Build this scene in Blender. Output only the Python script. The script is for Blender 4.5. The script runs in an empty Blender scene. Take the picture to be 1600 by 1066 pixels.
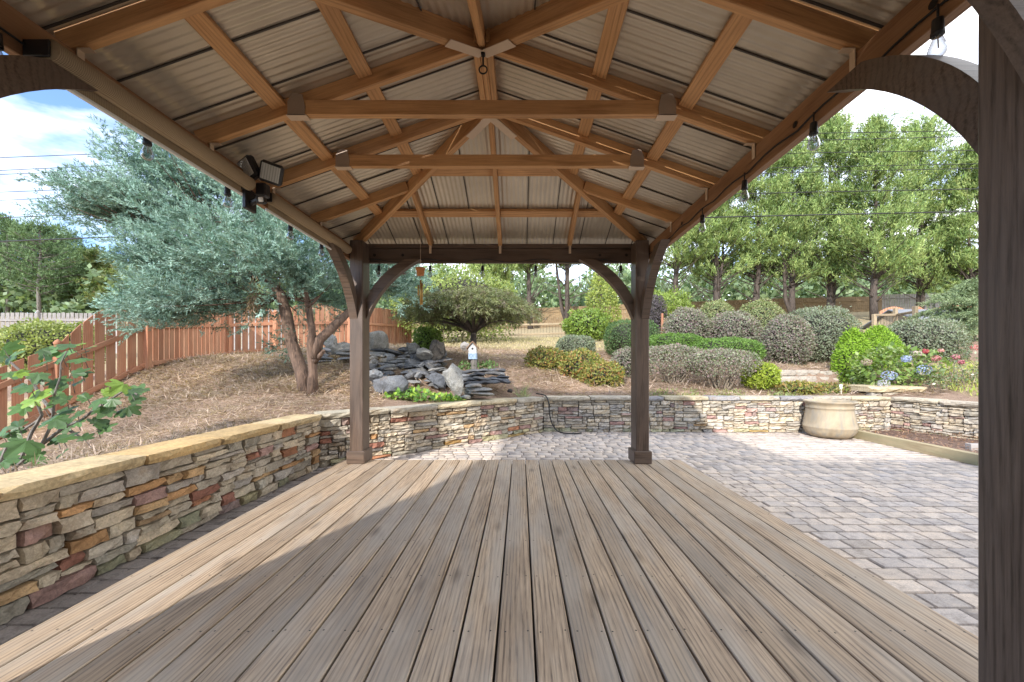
import bpy, bmesh, math, random
import numpy as np
from mathutils import Matrix, Vector
random.seed(7); RNG = np.random.default_rng(7)
SC = bpy.context.scene
COL = SC.collection
R = math.radians

# ------------------------------------------------------------------ camera, world, sun, exposure
F, VX, VY, HC = 610.0, 813.0, 570.0, 1.07          # focal length and principal point (photo pixels), eye height over the deck
cam_d = bpy.data.cameras.new('camera'); cam = bpy.data.objects.new('camera', cam_d); COL.objects.link(cam)
cam.location = (0, 0, HC); cam.rotation_euler = (R(90), 0, 0)
cam_d.sensor_width = 36.0; cam_d.lens = F / 1600 * 36
cam_d.shift_x = -(VX - 800) / 1600; cam_d.shift_y = (VY - 533) / 1600
cam_d.clip_start = 0.05; cam_d.clip_end = 2000
SC.camera = cam
SUN_EL = R(30); SUN_AZ = (0.41, 0.91)               # the light travels away from the camera and to the right
world = bpy.data.worlds.new('World'); SC.world = world; world.use_nodes = True
nt = world.node_tree; nt.nodes.clear()
def nd(tree, t, **kw):
    n = tree.nodes.new(t)
    for k, v in kw.items(): setattr(n, k, v)
    return n
w_out = nd(nt, 'ShaderNodeOutputWorld'); w_bg = nd(nt, 'ShaderNodeBackground')
sky = nd(nt, 'ShaderNodeTexSky', sky_type='NISHITA', sun_disc=False)
sky.sun_elevation = SUN_EL; sky.sun_rotation = math.atan2(-SUN_AZ[0], -SUN_AZ[1])
sky.altitude = 2500; sky.air_density = 1.0; sky.dust_density = 0.4; sky.ozone_density = 3.0
tc = nd(nt, 'ShaderNodeTexCoord'); mp = nd(nt, 'ShaderNodeMapping'); mp.inputs['Scale'].default_value = (1.0, 1.0, 2.6)
mp.inputs['Rotation'].default_value = (0, 0.25, 0.4); mp.inputs['Location'].default_value = (0.35, 0.1, 0.2)
nz = nd(nt, 'ShaderNodeTexNoise'); nz.inputs['Scale'].default_value = 1.9; nz.inputs['Detail'].default_value = 7; nz.inputs['Roughness'].default_value = 0.55
nz.inputs['Distortion'].default_value = 0.6
rp = nd(nt, 'ShaderNodeValToRGB'); rp.color_ramp.elements[0].position = 0.37; rp.color_ramp.elements[1].position = 0.62
mx = nd(nt, 'ShaderNodeMix', data_type='RGBA'); mx.inputs[7].default_value = (7.2, 7.3, 7.5, 1)
nt.links.new(tc.outputs['Generated'], mp.inputs['Vector']); nt.links.new(mp.outputs[0], nz.inputs['Vector'])
sx_ = nd(nt, 'ShaderNodeSeparateXYZ'); nt.links.new(tc.outputs['Generated'], sx_.inputs[0])
ma = nd(nt, 'ShaderNodeMath', operation='MULTIPLY_ADD'); ma.inputs[1].default_value = 0.17           # cloud thickens towards the right
nt.links.new(sx_.outputs['X'], ma.inputs[0]); nt.links.new(nz.outputs['Fac'], ma.inputs[2]); nt.links.new(ma.outputs[0], rp.inputs[0]); nt.links.new(rp.outputs[0], mx.inputs[0])
nt.links.new(sky.outputs[0], mx.inputs[6]); nt.links.new(mx.outputs[2], w_bg.inputs[0])
w_bg.inputs[1].default_value = 0.14
nt.links.new(w_bg.outputs[0], w_out.inputs[0])
sun_d = bpy.data.lights.new('sun', 'SUN'); sun = bpy.data.objects.new('sun', sun_d); COL.objects.link(sun)
sun_d.energy = 2.15; sun_d.angle = R(1.6); sun_d.color = (1.0, 0.945, 0.87)
sdir = Vector((SUN_AZ[0] * math.cos(SUN_EL), SUN_AZ[1] * math.cos(SUN_EL), -math.sin(SUN_EL)))
sun.rotation_euler = sdir.to_track_quat('-Z', 'Y').to_euler(); sun.location = (-8, -18, 14)
SC.view_settings.view_transform = 'Standard'; SC.view_settings.look = 'None'
SC.view_settings.gamma = 1.0; SC.view_settings.use_curve_mapping = False
SC.view_settings.exposure = 1.63
SC.render.engine = 'CYCLES'; SC.cycles.max_bounces = 8; SC.cycles.diffuse_bounces = 5; SC.cycles.transparent_max_bounces = 8
SC.cycles.sample_clamp_indirect = 8.0

# ------------------------------------------------------------------ helpers
def at(px, py, d):
    return np.array([(px - VX) / F * d, d, HC - (py - VY) / F * d])
WM = {}
def link(o, parent=None, M=None):
    COL.objects.link(o)
    M = Matrix.Identity(4) if M is None else M
    WM[o.name] = M.copy()
    if parent is not None:
        o.parent = parent; o.matrix_local = WM[parent.name].inverted() @ M
    else:
        o.matrix_world = M
    return o
def tag(o, label=None, cat=None, group=None, kind=None):
    for k, v in (('label', label), ('category', cat), ('group', group), ('kind', kind)):
        if v: o[k] = v
    return o
def thing(name, label, cat, loc, group=None):
    o = bpy.data.objects.new(name, None); o.empty_display_size = 0.1
    link(o, None, Matrix.Translation(Vector(loc)))
    return tag(o, label, cat, group)
def obj(name, me, mat, parent=None, M=None, color=None, kind=None):
    o = bpy.data.objects.new(name, me)
    if mat is not None and len(me.materials) == 0: me.materials.append(mat)
    if color is not None: o.color = (*color, 1) if len(color) == 3 else color
    if kind: o['kind'] = kind
    return link(o, parent, M)
def mesh_np(name, V, Q, tint=None, smooth=False):
    V = np.ascontiguousarray(V, dtype=np.float32).reshape(-1, 3); Q = np.ascontiguousarray(Q, dtype=np.int32)
    k = Q.shape[1]
    me = bpy.data.meshes.new(name)
    me.vertices.add(len(V)); me.vertices.foreach_set('co', V.ravel())
    me.loops.add(Q.size); me.loops.foreach_set('vertex_index', Q.ravel())
    me.polygons.add(len(Q)); me.polygons.foreach_set('loop_start', np.arange(0, Q.size, k, dtype=np.int32))
    me.update(calc_edges=True)
    if tint is not None:
        a = me.color_attributes.new('tint', 'FLOAT_COLOR', 'POINT')
        c = np.ones((len(V), 4), dtype=np.float32); c[:, :3] = tint
        a.data.foreach_set('color', c.ravel())
    if smooth: me.polygons.foreach_set('use_smooth', np.ones(len(Q), dtype=bool))
    return me
class MB:
    """collects shapes into one mesh"""
    def __init__(s): s.v = []; s.f = []
    def add(s, V, Fc):
        b = len(s.v); s.v += [tuple(map(float, p)) for p in V]; s.f += [tuple(i + b for i in f) for f in Fc]; return s
    def box(s, lo, hi, c=0.0):
        V, Fc = cbox_data([h - l for l, h in zip(lo, hi)], c)
        m = [(l + h) / 2 for l, h in zip(lo, hi)]
        return s.add([(x + m[0], y + m[1], z + m[2]) for x, y, z in V], Fc)
    def obox(s, M, size, c=0.0):
        V, Fc = cbox_data(size, c)
        return s.add([M @ Vector(p) for p in V], Fc)
    def tube(s, pts, rad, n=7, cap=True):
        V, Q, caps = tube_data(pts, rad, n)
        Fc = [tuple(q) for q in Q]
        if cap: Fc += caps
        return s.add(V, Fc)
    def lathe(s, prof, n=24, o=(0, 0, 0)):
        V = []; Fc = []
        for r, z in prof:
            for k in range(n):
                a = 2 * math.pi * k / n; V.append((o[0] + r * math.cos(a), o[1] + r * math.sin(a), o[2] + z))
        for i in range(len(prof) - 1):
            for k in range(n):
                k2 = (k + 1) % n; Fc.append((i * n + k, i * n + k2, (i + 1) * n + k2, (i + 1) * n + k))
        Fc.append(tuple(range(n))[::-1]); m = (len(prof) - 1) * n; Fc.append(tuple(m + k for k in range(n)))
        return s.add(V, Fc)
    def mesh(s, name, smooth=False):
        me = bpy.data.meshes.new(name); me.from_pydata(s.v, [], s.f); me.update()
        if smooth: me.polygons.foreach_set('use_smooth', np.ones(len(me.polygons), dtype=bool))
        return me
    def build(s, name, mat, parent=None, smooth=False, color=None, kind=None, M=None):
        me = s.mesh(name, smooth)
        if M is None and parent is not None and kind != 'abs':    # shape given in world coordinates
            M = Matrix.Identity(4)
        return obj(name, me, mat, parent, M, color, None if kind == 'abs' else kind)
def cbox_data(size, c):
    hx, hy, hz = [s / 2 for s in size]
    if c <= 0:
        V = [(x, y, z) for x in (-hx, hx) for y in (-hy, hy) for z in (-hz, hz)]
        return V, [(0, 1, 3, 2), (4, 6, 7, 5), (0, 4, 5, 1), (2, 3, 7, 6), (0, 2, 6, 4), (1, 5, 7, 3)]
    V = []; idx = {}
    for sx in (-1, 1):
        for sy in (-1, 1):
            for sz in (-1, 1):
                for ax in range(3):
                    p = [sx * (hx - c), sy * (hy - c), sz * (hz - c)]
                    p[ax] = (sx, sy, sz)[ax] * (hx, hy, hz)[ax]
                    idx[(sx, sy, sz, ax)] = len(V); V.append(tuple(p))
    Fc = []
    def I(sx, sy, sz, ax): return idx[(sx, sy, sz, ax)]
    for s in (-1, 1):
        Fc.append((I(s, -1, -1, 0), I(s, 1, -1, 0), I(s, 1, 1, 0), I(s, -1, 1, 0))[::s])
        Fc.append((I(-1, s, -1, 1), I(-1, s, 1, 1), I(1, s, 1, 1), I(1, s, -1, 1))[::s])
        Fc.append((I(-1, -1, s, 2), I(1, -1, s, 2), I(1, 1, s, 2), I(-1, 1, s, 2))[::s])
    for a in (-1, 1):
        for b in (-1, 1):
            Fc.append((I(a, b, -1, 0), I(a, b, -1, 1), I(a, b, 1, 1), I(a, b, 1, 0))[::a * b])
            Fc.append((I(a, -1, b, 2), I(a, -1, b, 0), I(a, 1, b, 0), I(a, 1, b, 2))[::a * b])
            Fc.append((I(-1, a, b, 1), I(-1, a, b, 2), I(1, a, b, 2), I(1, a, b, 1))[::a * b])
            for d in (-1, 1):
                Fc.append((I(a, b, d, 0), I(a, b, d, 1), I(a, b, d, 2))[::a * b * d])
    return V, Fc
def tube_data(pts, rad, n=7):
    P = np.array(pts, float); m = len(P)
    if np.isscalar(rad): rad = [rad] * m
    V = []; ref = np.array([0.31, 0.17, 0.93])
    for i in range(m):
        t = P[min(i + 1, m - 1)] - P[max(i - 1, 0)]; t = t / (np.linalg.norm(t) + 1e-9)
        u = ref - t * ref.dot(t)
        if np.linalg.norm(u) < 0.15: u = np.array([1.0, 0, 0]) - t * t[0]
        u /= np.linalg.norm(u); w = np.cross(t, u); ref = u
        for k in range(n):
            a = 2 * math.pi * k / n; V.append(P[i] + rad[i] * (math.cos(a) * u + math.sin(a) * w))
    Q = [(i * n + k, i * n + (k + 1) % n, (i + 1) * n + (k + 1) % n, (i + 1) * n + k) for i in range(m - 1) for k in range(n)]
    return V, Q, [tuple(range(n))[::-1], tuple((m - 1) * n + k for k in range(n))]
def frame_M(p0, p1, up=(0, 0, 1)):
    """local X runs p0 -> p1, local Z is as near UP as it can be"""
    p0 = Vector(p0); p1 = Vector(p1); x = (p1 - p0); L = x.length; x.normalize()
    up = Vector(up); y = up.cross(x)
    if y.length < 1e-4: y = Vector((0, 1, 0)).cross(x)
    y.normalize(); z = x.cross(y)
    M = Matrix((( x.x, y.x, z.x, 0), (x.y, y.y, z.y, 0), (x.z, y.z, z.z, 0), (0, 0, 0, 1)))
    M.translation = (p0 + p1) / 2
    return M, L
def bar(name, p0, p1, w, h, mat, parent, up=(0, 0, 1), c=0.003, color=None, drop=0.0):
    """a straight timber: W across, H deep, grain along its length"""
    M, L = frame_M(p0, p1, up)
    if drop: M = M @ Matrix.Translation((0, 0, drop))
    V, Fc = cbox_data((L, w, h), c)
    me = bpy.data.meshes.new(name); me.from_pydata(V, [], Fc); me.update()
    return obj(name, me, mat, parent, M, color)
def runit(n, rng=RNG):
    v = rng.normal(size=(n, 3)); return v / np.linalg.norm(v, axis=1, keepdims=True)
def norm(v): return v / (np.linalg.norm(v, axis=1, keepdims=True) + 1e-9)
def leaves(P, D, N, L, W, cup=0.0):
    """diamond leaves: P base, D direction, N rough normal"""
    D = norm(D); S = norm(np.cross(D, N)); L = np.reshape(L, (-1, 1)) * np.ones((len(P), 1)); W = np.reshape(W, (-1, 1)) * np.ones((len(P), 1))
    Nn = np.cross(S, D)
    V = np.stack([P, P + D * L * 0.45 + S * W / 2 + Nn * cup * W, P + D * L, P + D * L * 0.45 - S * W / 2 + Nn * cup * W], 1)
    return V.reshape(-1, 3), np.arange(len(P) * 4).reshape(-1, 4)
def tints(pal, n, rng=RNG, jit=0.18, blend=0.35):
    pal = np.array(pal, float); i = rng.integers(0, len(pal), n); j = rng.integers(0, len(pal), n)
    b = rng.random((n, 1)) * blend * 2
    c = pal[i] * (1 - b) + pal[j] * b
    return c * (1 + rng.normal(size=(n, 1)) * jit).clip(0.5, 1.6)

# ------------------------------------------------------------------ materials
def new_mat(name):
    m = bpy.data.materials.new(name); m.use_nodes = True; t = m.node_tree
    return m, t, t.nodes['Principled BSDF'], t.nodes['Material Output']
def ramp(t, cols, pos=None):
    r = nd(t, 'ShaderNodeValToRGB'); e = r.color_ramp.elements
    pos = pos or [i / (len(cols) - 1) for i in range(len(cols))]
    e[0].position = pos[0]; e[0].color = (*cols[0], 1); e[1].position = pos[-1]; e[1].color = (*cols[-1], 1)
    for p, c in list(zip(pos, cols))[1:-1]:
        x = e.new(p); x.color = (*c, 1)
    return r
def noise(t, vec, scale, detail=4, rough=0.55, dist=0.0):
    n = nd(t, 'ShaderNodeTexNoise'); n.inputs['Scale'].default_value = scale; n.inputs['Detail'].default_value = detail
    n.inputs['Roughness'].default_value = rough; n.inputs['Distortion'].default_value = dist
    if vec is not None: t.links.new(vec, n.inputs['Vector'])
    return n
def objvec(t, scale=(1, 1, 1), rand=True):
    tcn = nd(t, 'ShaderNodeTexCoord'); m = nd(t, 'ShaderNodeMapping'); m.inputs['Scale'].default_value = scale
    t.links.new(tcn.outputs['Object'], m.inputs['Vector'])
    if rand:
        oi = nd(t, 'ShaderNodeObjectInfo'); mu = nd(t, 'ShaderNodeMath', operation='MULTIPLY'); mu.inputs[1].default_value = 63.0
        t.links.new(oi.outputs['Random'], mu.inputs[0]); t.links.new(mu.outputs[0], m.inputs['Location'])
    return m.outputs[0]
def mixc(t, a, b, fac, mode='MIX'):
    m = nd(t, 'ShaderNodeMix', data_type='RGBA', blend_type=mode)
    for s, v in ((6, a), (7, b), (0, fac)):
        if hasattr(v, 'default_value') or hasattr(v, 'is_linked'): t.links.new(v, m.inputs[s])
        else: m.inputs[s].default_value = (*v, 1) if s != 0 else v
    return m.outputs[2]
def bump(t, b, h, strength=0.3, dist=0.01):
    n = nd(t, 'ShaderNodeBump'); n.inputs['Strength'].default_value = strength; n.inputs['Distance'].default_value = dist
    t.links.new(h, n.inputs['Height']); t.links.new(n.outputs[0], b.inputs['Normal'])
def plain(name, col, rough=0.5, metal=0.0, var=0.12, scale=6.0, bmp=0.0):
    m, t, b, o = new_mat(name)
    v = objvec(t); n = noise(t, v, scale, 5)
    r = ramp(t, [tuple(c * (1 - var * 1.5) for c in col), tuple(min(1, c * (1 + var)) for c in col)], [0.3, 0.7])
    t.links.new(n.outputs['Fac'], r.inputs[0]); t.links.new(r.outputs[0], b.inputs['Base Color'])
    b.inputs['Roughness'].default_value = rough; b.inputs['Metallic'].default_value = metal
    if bmp: bump(t, b, n.outputs['Fac'], bmp)
    return m
def wood(name, light, dark, rough=0.6, grain=1.0, rand=0.12, weather=None, bands=16.0, bmp=0.25, knots=True):
    """grain runs along the local X axis of the timber; every timber has its own"""
    m, t, b, o = new_mat(name)
    v = objvec(t, (0.11, 1, 1))
    wv = nd(t, 'ShaderNodeTexWave', wave_type='BANDS', bands_direction='Y'); wv.inputs['Scale'].default_value = bands
    wv.inputs['Distortion'].default_value = 15.0; wv.inputs['Detail'].default_value = 2.0; wv.inputs['Detail Scale'].default_value = 0.42; wv.inputs['Detail Roughness'].default_value = 0.45
    t.links.new(v, wv.inputs['Vector'])
    v2 = objvec(t, (3.2, 72, 72)); fine = noise(t, v2, 1.5, 5, 0.7, 0.4)
    v3 = objvec(t, (0.8, 5, 5)); blot = noise(t, v3, 1.4, 4)
    mul = nd(t, 'ShaderNodeMath', operation='MULTIPLY'); mul.inputs[1].default_value = 0.17 * grain; rw = ramp(t, [(0, 0, 0), (1, 1, 1)], [0.45, 0.97]); t.links.new(wv.outputs['Fac'], rw.inputs[0]); t.links.new(rw.outputs[0], mul.inputs[0])
    mul2 = nd(t, 'ShaderNodeMath', operation='MULTIPLY_ADD'); mul2.inputs[1].default_value = 0.95 * grain; t.links.new(fine.outputs['Fac'], mul2.inputs[0]); t.links.new(mul.outputs[0], mul2.inputs[2])
    r = ramp(t, [light, tuple(a * .62 + c * .38 for a, c in zip(light, dark)), dark], [0.30, 0.56, 0.84])
    t.links.new(mul2.outputs[0], r.inputs[0]); c = r.outputs[0]
    if weather:
        rb = ramp(t, [(0, 0, 0), (1, 1, 1)], [0.42, 0.62]); t.links.new(blot.outputs['Fac'], rb.inputs[0])
        mm = nd(t, 'ShaderNodeMath', operation='MULTIPLY'); mm.inputs[1].default_value = 0.55; t.links.new(rb.outputs[0], mm.inputs[0])
        c = mixc(t, c, weather, mm.outputs[0])
    if knots:
        vo = nd(t, 'ShaderNodeTexVoronoi', feature='F1'); vo.inputs['Scale'].default_value = 1.0
        v4 = objvec(t, (1.6, 5.5, 5.5)); t.links.new(v4, vo.inputs['Vector'])
        rk = ramp(t, [(1, 1, 1), (0.55, 0.55, 0.55), (0, 0, 0)], [0.03, 0.09, 0.17]); t.links.new(vo.outputs['Distance'], rk.inputs[0])
        km = nd(t, 'ShaderNodeMath', operation='MULTIPLY'); km.inputs[1].default_value = 0.6; t.links.new(rk.outputs[0], km.inputs[0])
        c = mixc(t, c, tuple(x * 0.55 for x in dark), km.outputs[0])
    v5 = objvec(t, (1.0, 2.2, 2.2)); dirt = noise(t, v5, 1.1, 5, 0.6, 0.5); rd = ramp(t, [(0.68, 0.64, 0.60), (1.0, 1.0, 1.0), (1.10, 1.05, 0.96)], [0.30, 0.52, 0.75]); t.links.new(dirt.outputs['Fac'], rd.inputs[0]); c = mixc(t, c, rd.outputs[0], 0.65, 'MULTIPLY')
    oi = nd(t, 'ShaderNodeObjectInfo'); mr = nd(t, 'ShaderNodeMapRange'); mr.inputs['To Min'].default_value = 1 - rand; mr.inputs['To Max'].default_value = 1 + rand
    t.links.new(oi.outputs['Random'], mr.inputs['Value'])
    vm = nd(t, 'ShaderNodeVectorMath', operation='SCALE'); t.links.new(c, vm.inputs[0]); t.links.new(mr.outputs[0], vm.inputs['Scale'])
    t.links.new(vm.outputs[0], b.inputs['Base Color'])
    b.inputs['Roughness'].default_value = rough; b.inputs['Specular IOR Level'].default_value = 0.3
    bump(t, b, mul2.outputs[0], bmp, 0.004)
    return m
def stonemat(name, attr=False, scale=9.0, bmp=0.6, rough=0.85, speck=0.35, stain=True):
    m, t, b, o = new_mat(name)
    if attr: src = nd(t, 'ShaderNodeAttribute', attribute_name='tint').outputs['Color']
    else: src = nd(t, 'ShaderNodeObjectInfo').outputs['Color']
    tcn = nd(t, 'ShaderNodeNewGeometry'); pos = tcn.outputs['Position']
    n1 = noise(t, pos, scale, 6, 0.6, 0.3); n2 = noise(t, pos, scale * 9, 4, 0.7)
    r1 = ramp(t, [(0.60, 0.58, 0.56), (1.0, 1.0, 1.0), (1.22, 1.17, 1.08)], [0.25, 0.5, 0.78]); t.links.new(n1.outputs['Fac'], r1.inputs[0])
    c = mixc(t, src, r1.outputs[0], 1.0, 'MULTIPLY')
    r2 = ramp(t, [(1 - speck,) * 3, (1 + speck * 0.5,) * 3], [0.3, 0.7]); t.links.new(n2.outputs['Fac'], r2.inputs[0])
    c = mixc(t, c, r2.outputs[0], 1.0, 'MULTIPLY')
    if stain:
        n3 = noise(t, pos, 3.1, 4, 0.6, 0.4); r3 = ramp(t, [(0, 0, 0), (1, 1, 1)], [0.60, 0.74]); t.links.new(n3.outputs['Fac'], r3.inputs[0])
        mm = nd(t, 'ShaderNodeMath', operation='MULTIPLY'); mm.inputs[1].default_value = 0.55; t.links.new(r3.outputs[0], mm.inputs[0])
        c = mixc(t, c, (0.26, 0.145, 0.055), mm.outputs[0])
    t.links.new(c, b.inputs['Base Color']); b.inputs['Roughness'].default_value = rough; b.inputs['Specular IOR Level'].default_value = 0.25
    ad = nd(t, 'ShaderNodeMath', operation='MULTIPLY_ADD'); ad.inputs[1].default_value = 0.3
    t.links.new(n2.outputs['Fac'], ad.inputs[0]); t.links.new(n1.outputs['Fac'], ad.inputs[2])
    bump(t, b, ad.outputs[0], bmp, 0.012)
    return m
def leafmat(name, rough=0.5, trans=0.3, spec=0.35):
    m, t, b, o = new_mat(name)
    a = nd(t, 'ShaderNodeAttribute', attribute_name='tint')
    t.links.new(a.outputs['Color'], b.inputs['Base Color']); b.inputs['Roughness'].default_value = rough; b.inputs['Specular IOR Level'].default_value = spec
    tr = nd(t, 'ShaderNodeBsdfTranslucent'); g = nd(t, 'ShaderNodeVectorMath', operation='MULTIPLY'); g.inputs[1].default_value = (1.3, 1.35, 0.7)
    t.links.new(a.outputs['Color'], g.inputs[0]); t.links.new(g.outputs[0], tr.inputs['Color'])
    ms = nd(t, 'ShaderNodeMixShader'); ms.inputs[0].default_value = trans
    t.links.new(b.outputs[0], ms.inputs[1]); t.links.new(tr.outputs[0], ms.inputs[2]); t.links.new(ms.outputs[0], o.inputs['Surface'])
    return m
def barkmat(name, c1, c2, scale=(14, 14, 2.2)):
    m, t, b, o = new_mat(name)
    v = objvec(t, scale, False); n = noise(t, v, 1.6, 6, 0.65, 0.6)
    r = ramp(t, [c1, c2], [0.32, 0.66]); t.links.new(n.outputs['Fac'], r.inputs[0]); t.links.new(r.outputs[0], b.inputs['Base Color'])
    b.inputs['Roughness'].default_value = 0.9; bump(t, b, n.outputs['Fac'], 0.9, 0.03)
    return m
M_deck = wood('deck_wood', (0.55, 0.415, 0.285), (0.135, 0.098, 0.072), 0.72, 1.05, 0.16, (0.385, 0.345, 0.295), 15, 0.25)
M_cedar = wood('cedar_stain', (0.66, 0.37, 0.165), (0.30, 0.14, 0.052), 0.5, 0.95, 0.10, None, 14, 0.15)
M_post = wood('dark_stained_wood', (0.165, 0.115, 0.086), (0.036, 0.023, 0.016), 0.42, 1.0, 0.05, (0.13, 0.10, 0.083), 13, 0.2)
M_beam = wood('beam_stain', (0.36, 0.20, 0.105), (0.15, 0.07, 0.034), 0.5, 0.95, 0.08, None, 14, 0.15)
M_fascia = wood('fascia_wood', (0.33, 0.23, 0.19), (0.20, 0.13, 0.10), 0.6, 0.8, 0.05, None, 14, 0.15)
M_fence = wood('stained_fence_wood', (0.48, 0.225, 0.13), (0.25, 0.105, 0.06), 0.75, 0.9, 0.20, (0.45, 0.27, 0.17), 12, 0.3)
M_greywood = wood('grey_fence_wood', (0.36, 0.34, 0.33), (0.17, 0.155, 0.15), 0.85, 0.9, 0.2, None, 12, 0.3)
M_palewood = wood('split_rail_wood', (0.38, 0.305, 0.20), (0.20, 0.145, 0.09), 0.85, 0.9, 0.2, None, 12, 0.3)
M_timber = wood('landscape_timber_wood', (0.40, 0.33, 0.21), (0.21, 0.155, 0.09), 0.85, 0.9, 0.1, (0.27, 0.27, 0.16), 12, 0.3)
M_stone = stonemat('wall_stone', scale=8.0)
M_cap = stonemat('cap_stone', scale=5.0, bmp=0.5)
M_rock = stonemat('boulder_stone', scale=6.5, bmp=1.0, speck=0.5)
M_paver = stonemat('paver_concrete', scale=14.0, bmp=0.35, speck=0.28, stain=False)
M_paver_far = stonemat('paver_concrete_far', attr=True, scale=14.0, bmp=0.35, speck=0.28, stain=False)
M_block = stonemat('block_concrete', scale=10.0, bmp=0.4, stain=False)
M_mortar = plain('wall_core', (0.10, 0.085, 0.07), 0.95)
M_leaf = leafmat('foliage'); M_needle = leafmat('needles', 0.6, 0.12, 0.25); M_gloss = leafmat('glossy_foliage', 0.32, 0.28, 0.5)
M_bark_cedar = barkmat('cedar_bark', (0.05, 0.032, 0.024), (0.21, 0.135, 0.095)); M_bark_dark = barkmat('dark_bark', (0.03, 0.024, 0.02), (0.12, 0.092, 0.074))
M_bark_grey = barkmat('grey_bark', (0.09, 0.08, 0.07), (0.26, 0.235, 0.21)); M_twig = barkmat('twig_bark', (0.13, 0.10, 0.075), (0.30, 0.25, 0.19))
M_black = plain('black_plastic', (0.018, 0.018, 0.02), 0.4); M_blackmatte = plain('black_rubber', (0.02, 0.02, 0.02), 0.65)
M_white = plain('white_plastic', (0.78, 0.78, 0.76), 0.4, var=0.03); M_tanmetal = plain('tan_metal', (0.36, 0.27, 0.20), 0.5, 0.1, 0.05)
M_steel = plain('bracket_metal', (0.64, 0.49, 0.35), 0.5, 0.1, 0.05); M_iron = plain('black_iron', (0.03, 0.028, 0.027), 0.5, 0.6)
M_dirt = plain('bed_soil', (0.16, 0.10, 0.075), 0.95, 0, 0.4, 30, 0.6)
M_screw = plain('screw_head', (0.05, 0.042, 0.036), 0.6, 0.4)
def m_metal_roof():
    m, t, b, o = new_mat('galvanised_roofing')
    v = objvec(t, (1, 1, 1), False); n = noise(t, v, 2.3, 5, 0.6, 0.3); n2 = noise(t, v, 60, 3)
    r = ramp(t, [(0.50, 0.43, 0.33), (0.64, 0.56, 0.44)], [0.3, 0.7]); t.links.new(n.outputs['Fac'], r.inputs[0])
    t.links.new(r.outputs[0], b.inputs['Base Color']); b.inputs['Metallic'].default_value = 0.42
    rr = nd(t, 'ShaderNodeMapRange'); rr.inputs['To Min'].default_value = 0.26; rr.inputs['To Max'].default_value = 0.42
    t.links.new(n.outputs['Fac'], rr.inputs['Value']); t.links.new(rr.outputs[0], b.inputs['Roughness'])
    bump(t, b, n2.outputs['Fac'], 0.05, 0.002)
    return m
M_roof = m_metal_roof()
def m_glass():
    m, t, b, o = new_mat('clear_bulb_glass'); tr = nd(t, 'ShaderNodeBsdfTransparent'); gl = nd(t, 'ShaderNodeBsdfGlossy'); gl.inputs['Roughness'].default_value = 0.03
    lw = nd(t, 'ShaderNodeLayerWeight'); lw.inputs['Blend'].default_value = 0.42; tr.inputs['Color'].default_value = (0.66, 0.68, 0.72, 1)
    ms = nd(t, 'ShaderNodeMixShader'); t.links.new(lw.outputs['Facing'], ms.inputs[0]); t.links.new(tr.outputs[0], ms.inputs[1]); t.links.new(gl.outputs[0], ms.inputs[2]); t.links.new(ms.outputs[0], o.inputs['Surface']); return m
M_glass = m_glass()
def m_shade():
    m, t, b, o = new_mat('woven_shade_fabric'); v = objvec(t, (1, 1, 1), False)
    w1 = nd(t, 'ShaderNodeTexWave', bands_direction='X'); w1.inputs['Scale'].default_value = 46; w1.inputs['Distortion'].default_value = 1.2
    w2 = nd(t, 'ShaderNodeTexWave', bands_direction='Z'); w2.inputs['Scale'].default_value = 70; w2.inputs['Distortion'].default_value = 0.6
    for w in (w1, w2): t.links.new(v, w.inputs['Vector'])
    ad = nd(t, 'ShaderNodeMath', operation='ADD'); t.links.new(w1.outputs['Fac'], ad.inputs[0]); t.links.new(w2.outputs['Fac'], ad.inputs[1])
    r = ramp(t, [(0.25, 0.18, 0.11), (0.46, 0.35, 0.22)], [0.3, 1.0]); mu = nd(t, 'ShaderNodeMath', operation='MULTIPLY'); mu.inputs[1].default_value = 0.6
    t.links.new(ad.outputs[0], mu.inputs[0]); t.links.new(mu.outputs[0], r.inputs[0]); t.links.new(r.outputs[0], b.inputs['Base Color']); b.inputs['Roughness'].default_value = 0.8
    bump(t, b, ad.outputs[0], 0.3, 0.003); return m
M_shade = m_shade()
def m_pot():
    m, t, b, o = new_mat('weathered_clay'); v = objvec(t, (1, 1, 1), False)
    n = noise(t, v, 3.2, 6, 0.6, 0.4); v2 = objvec(t, (9, 9, 1.1), False); n2 = noise(t, v2, 1.5, 4, 0.6)
    r = ramp(t, [(0.20, 0.16, 0.105), (0.37, 0.30, 0.205), (0.45, 0.38, 0.275)], [0.25, 0.5, 0.75]); t.links.new(n.outputs['Fac'], r.inputs[0])
    r2 = ramp(t, [(0, 0, 0), (0.8, 0.8, 0.8)], [0.46, 0.68]); t.links.new(n2.outputs['Fac'], r2.inputs[0])
    c = mixc(t, r.outputs[0], (0.25, 0.235, 0.20), r2.outputs[0]); t.links.new(c, b.inputs['Base Color']); b.inputs['Roughness'].default_value = 0.8
    bump(t, b, n.outputs['Fac'], 0.25, 0.01); return m
M_pot = m_pot()
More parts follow.
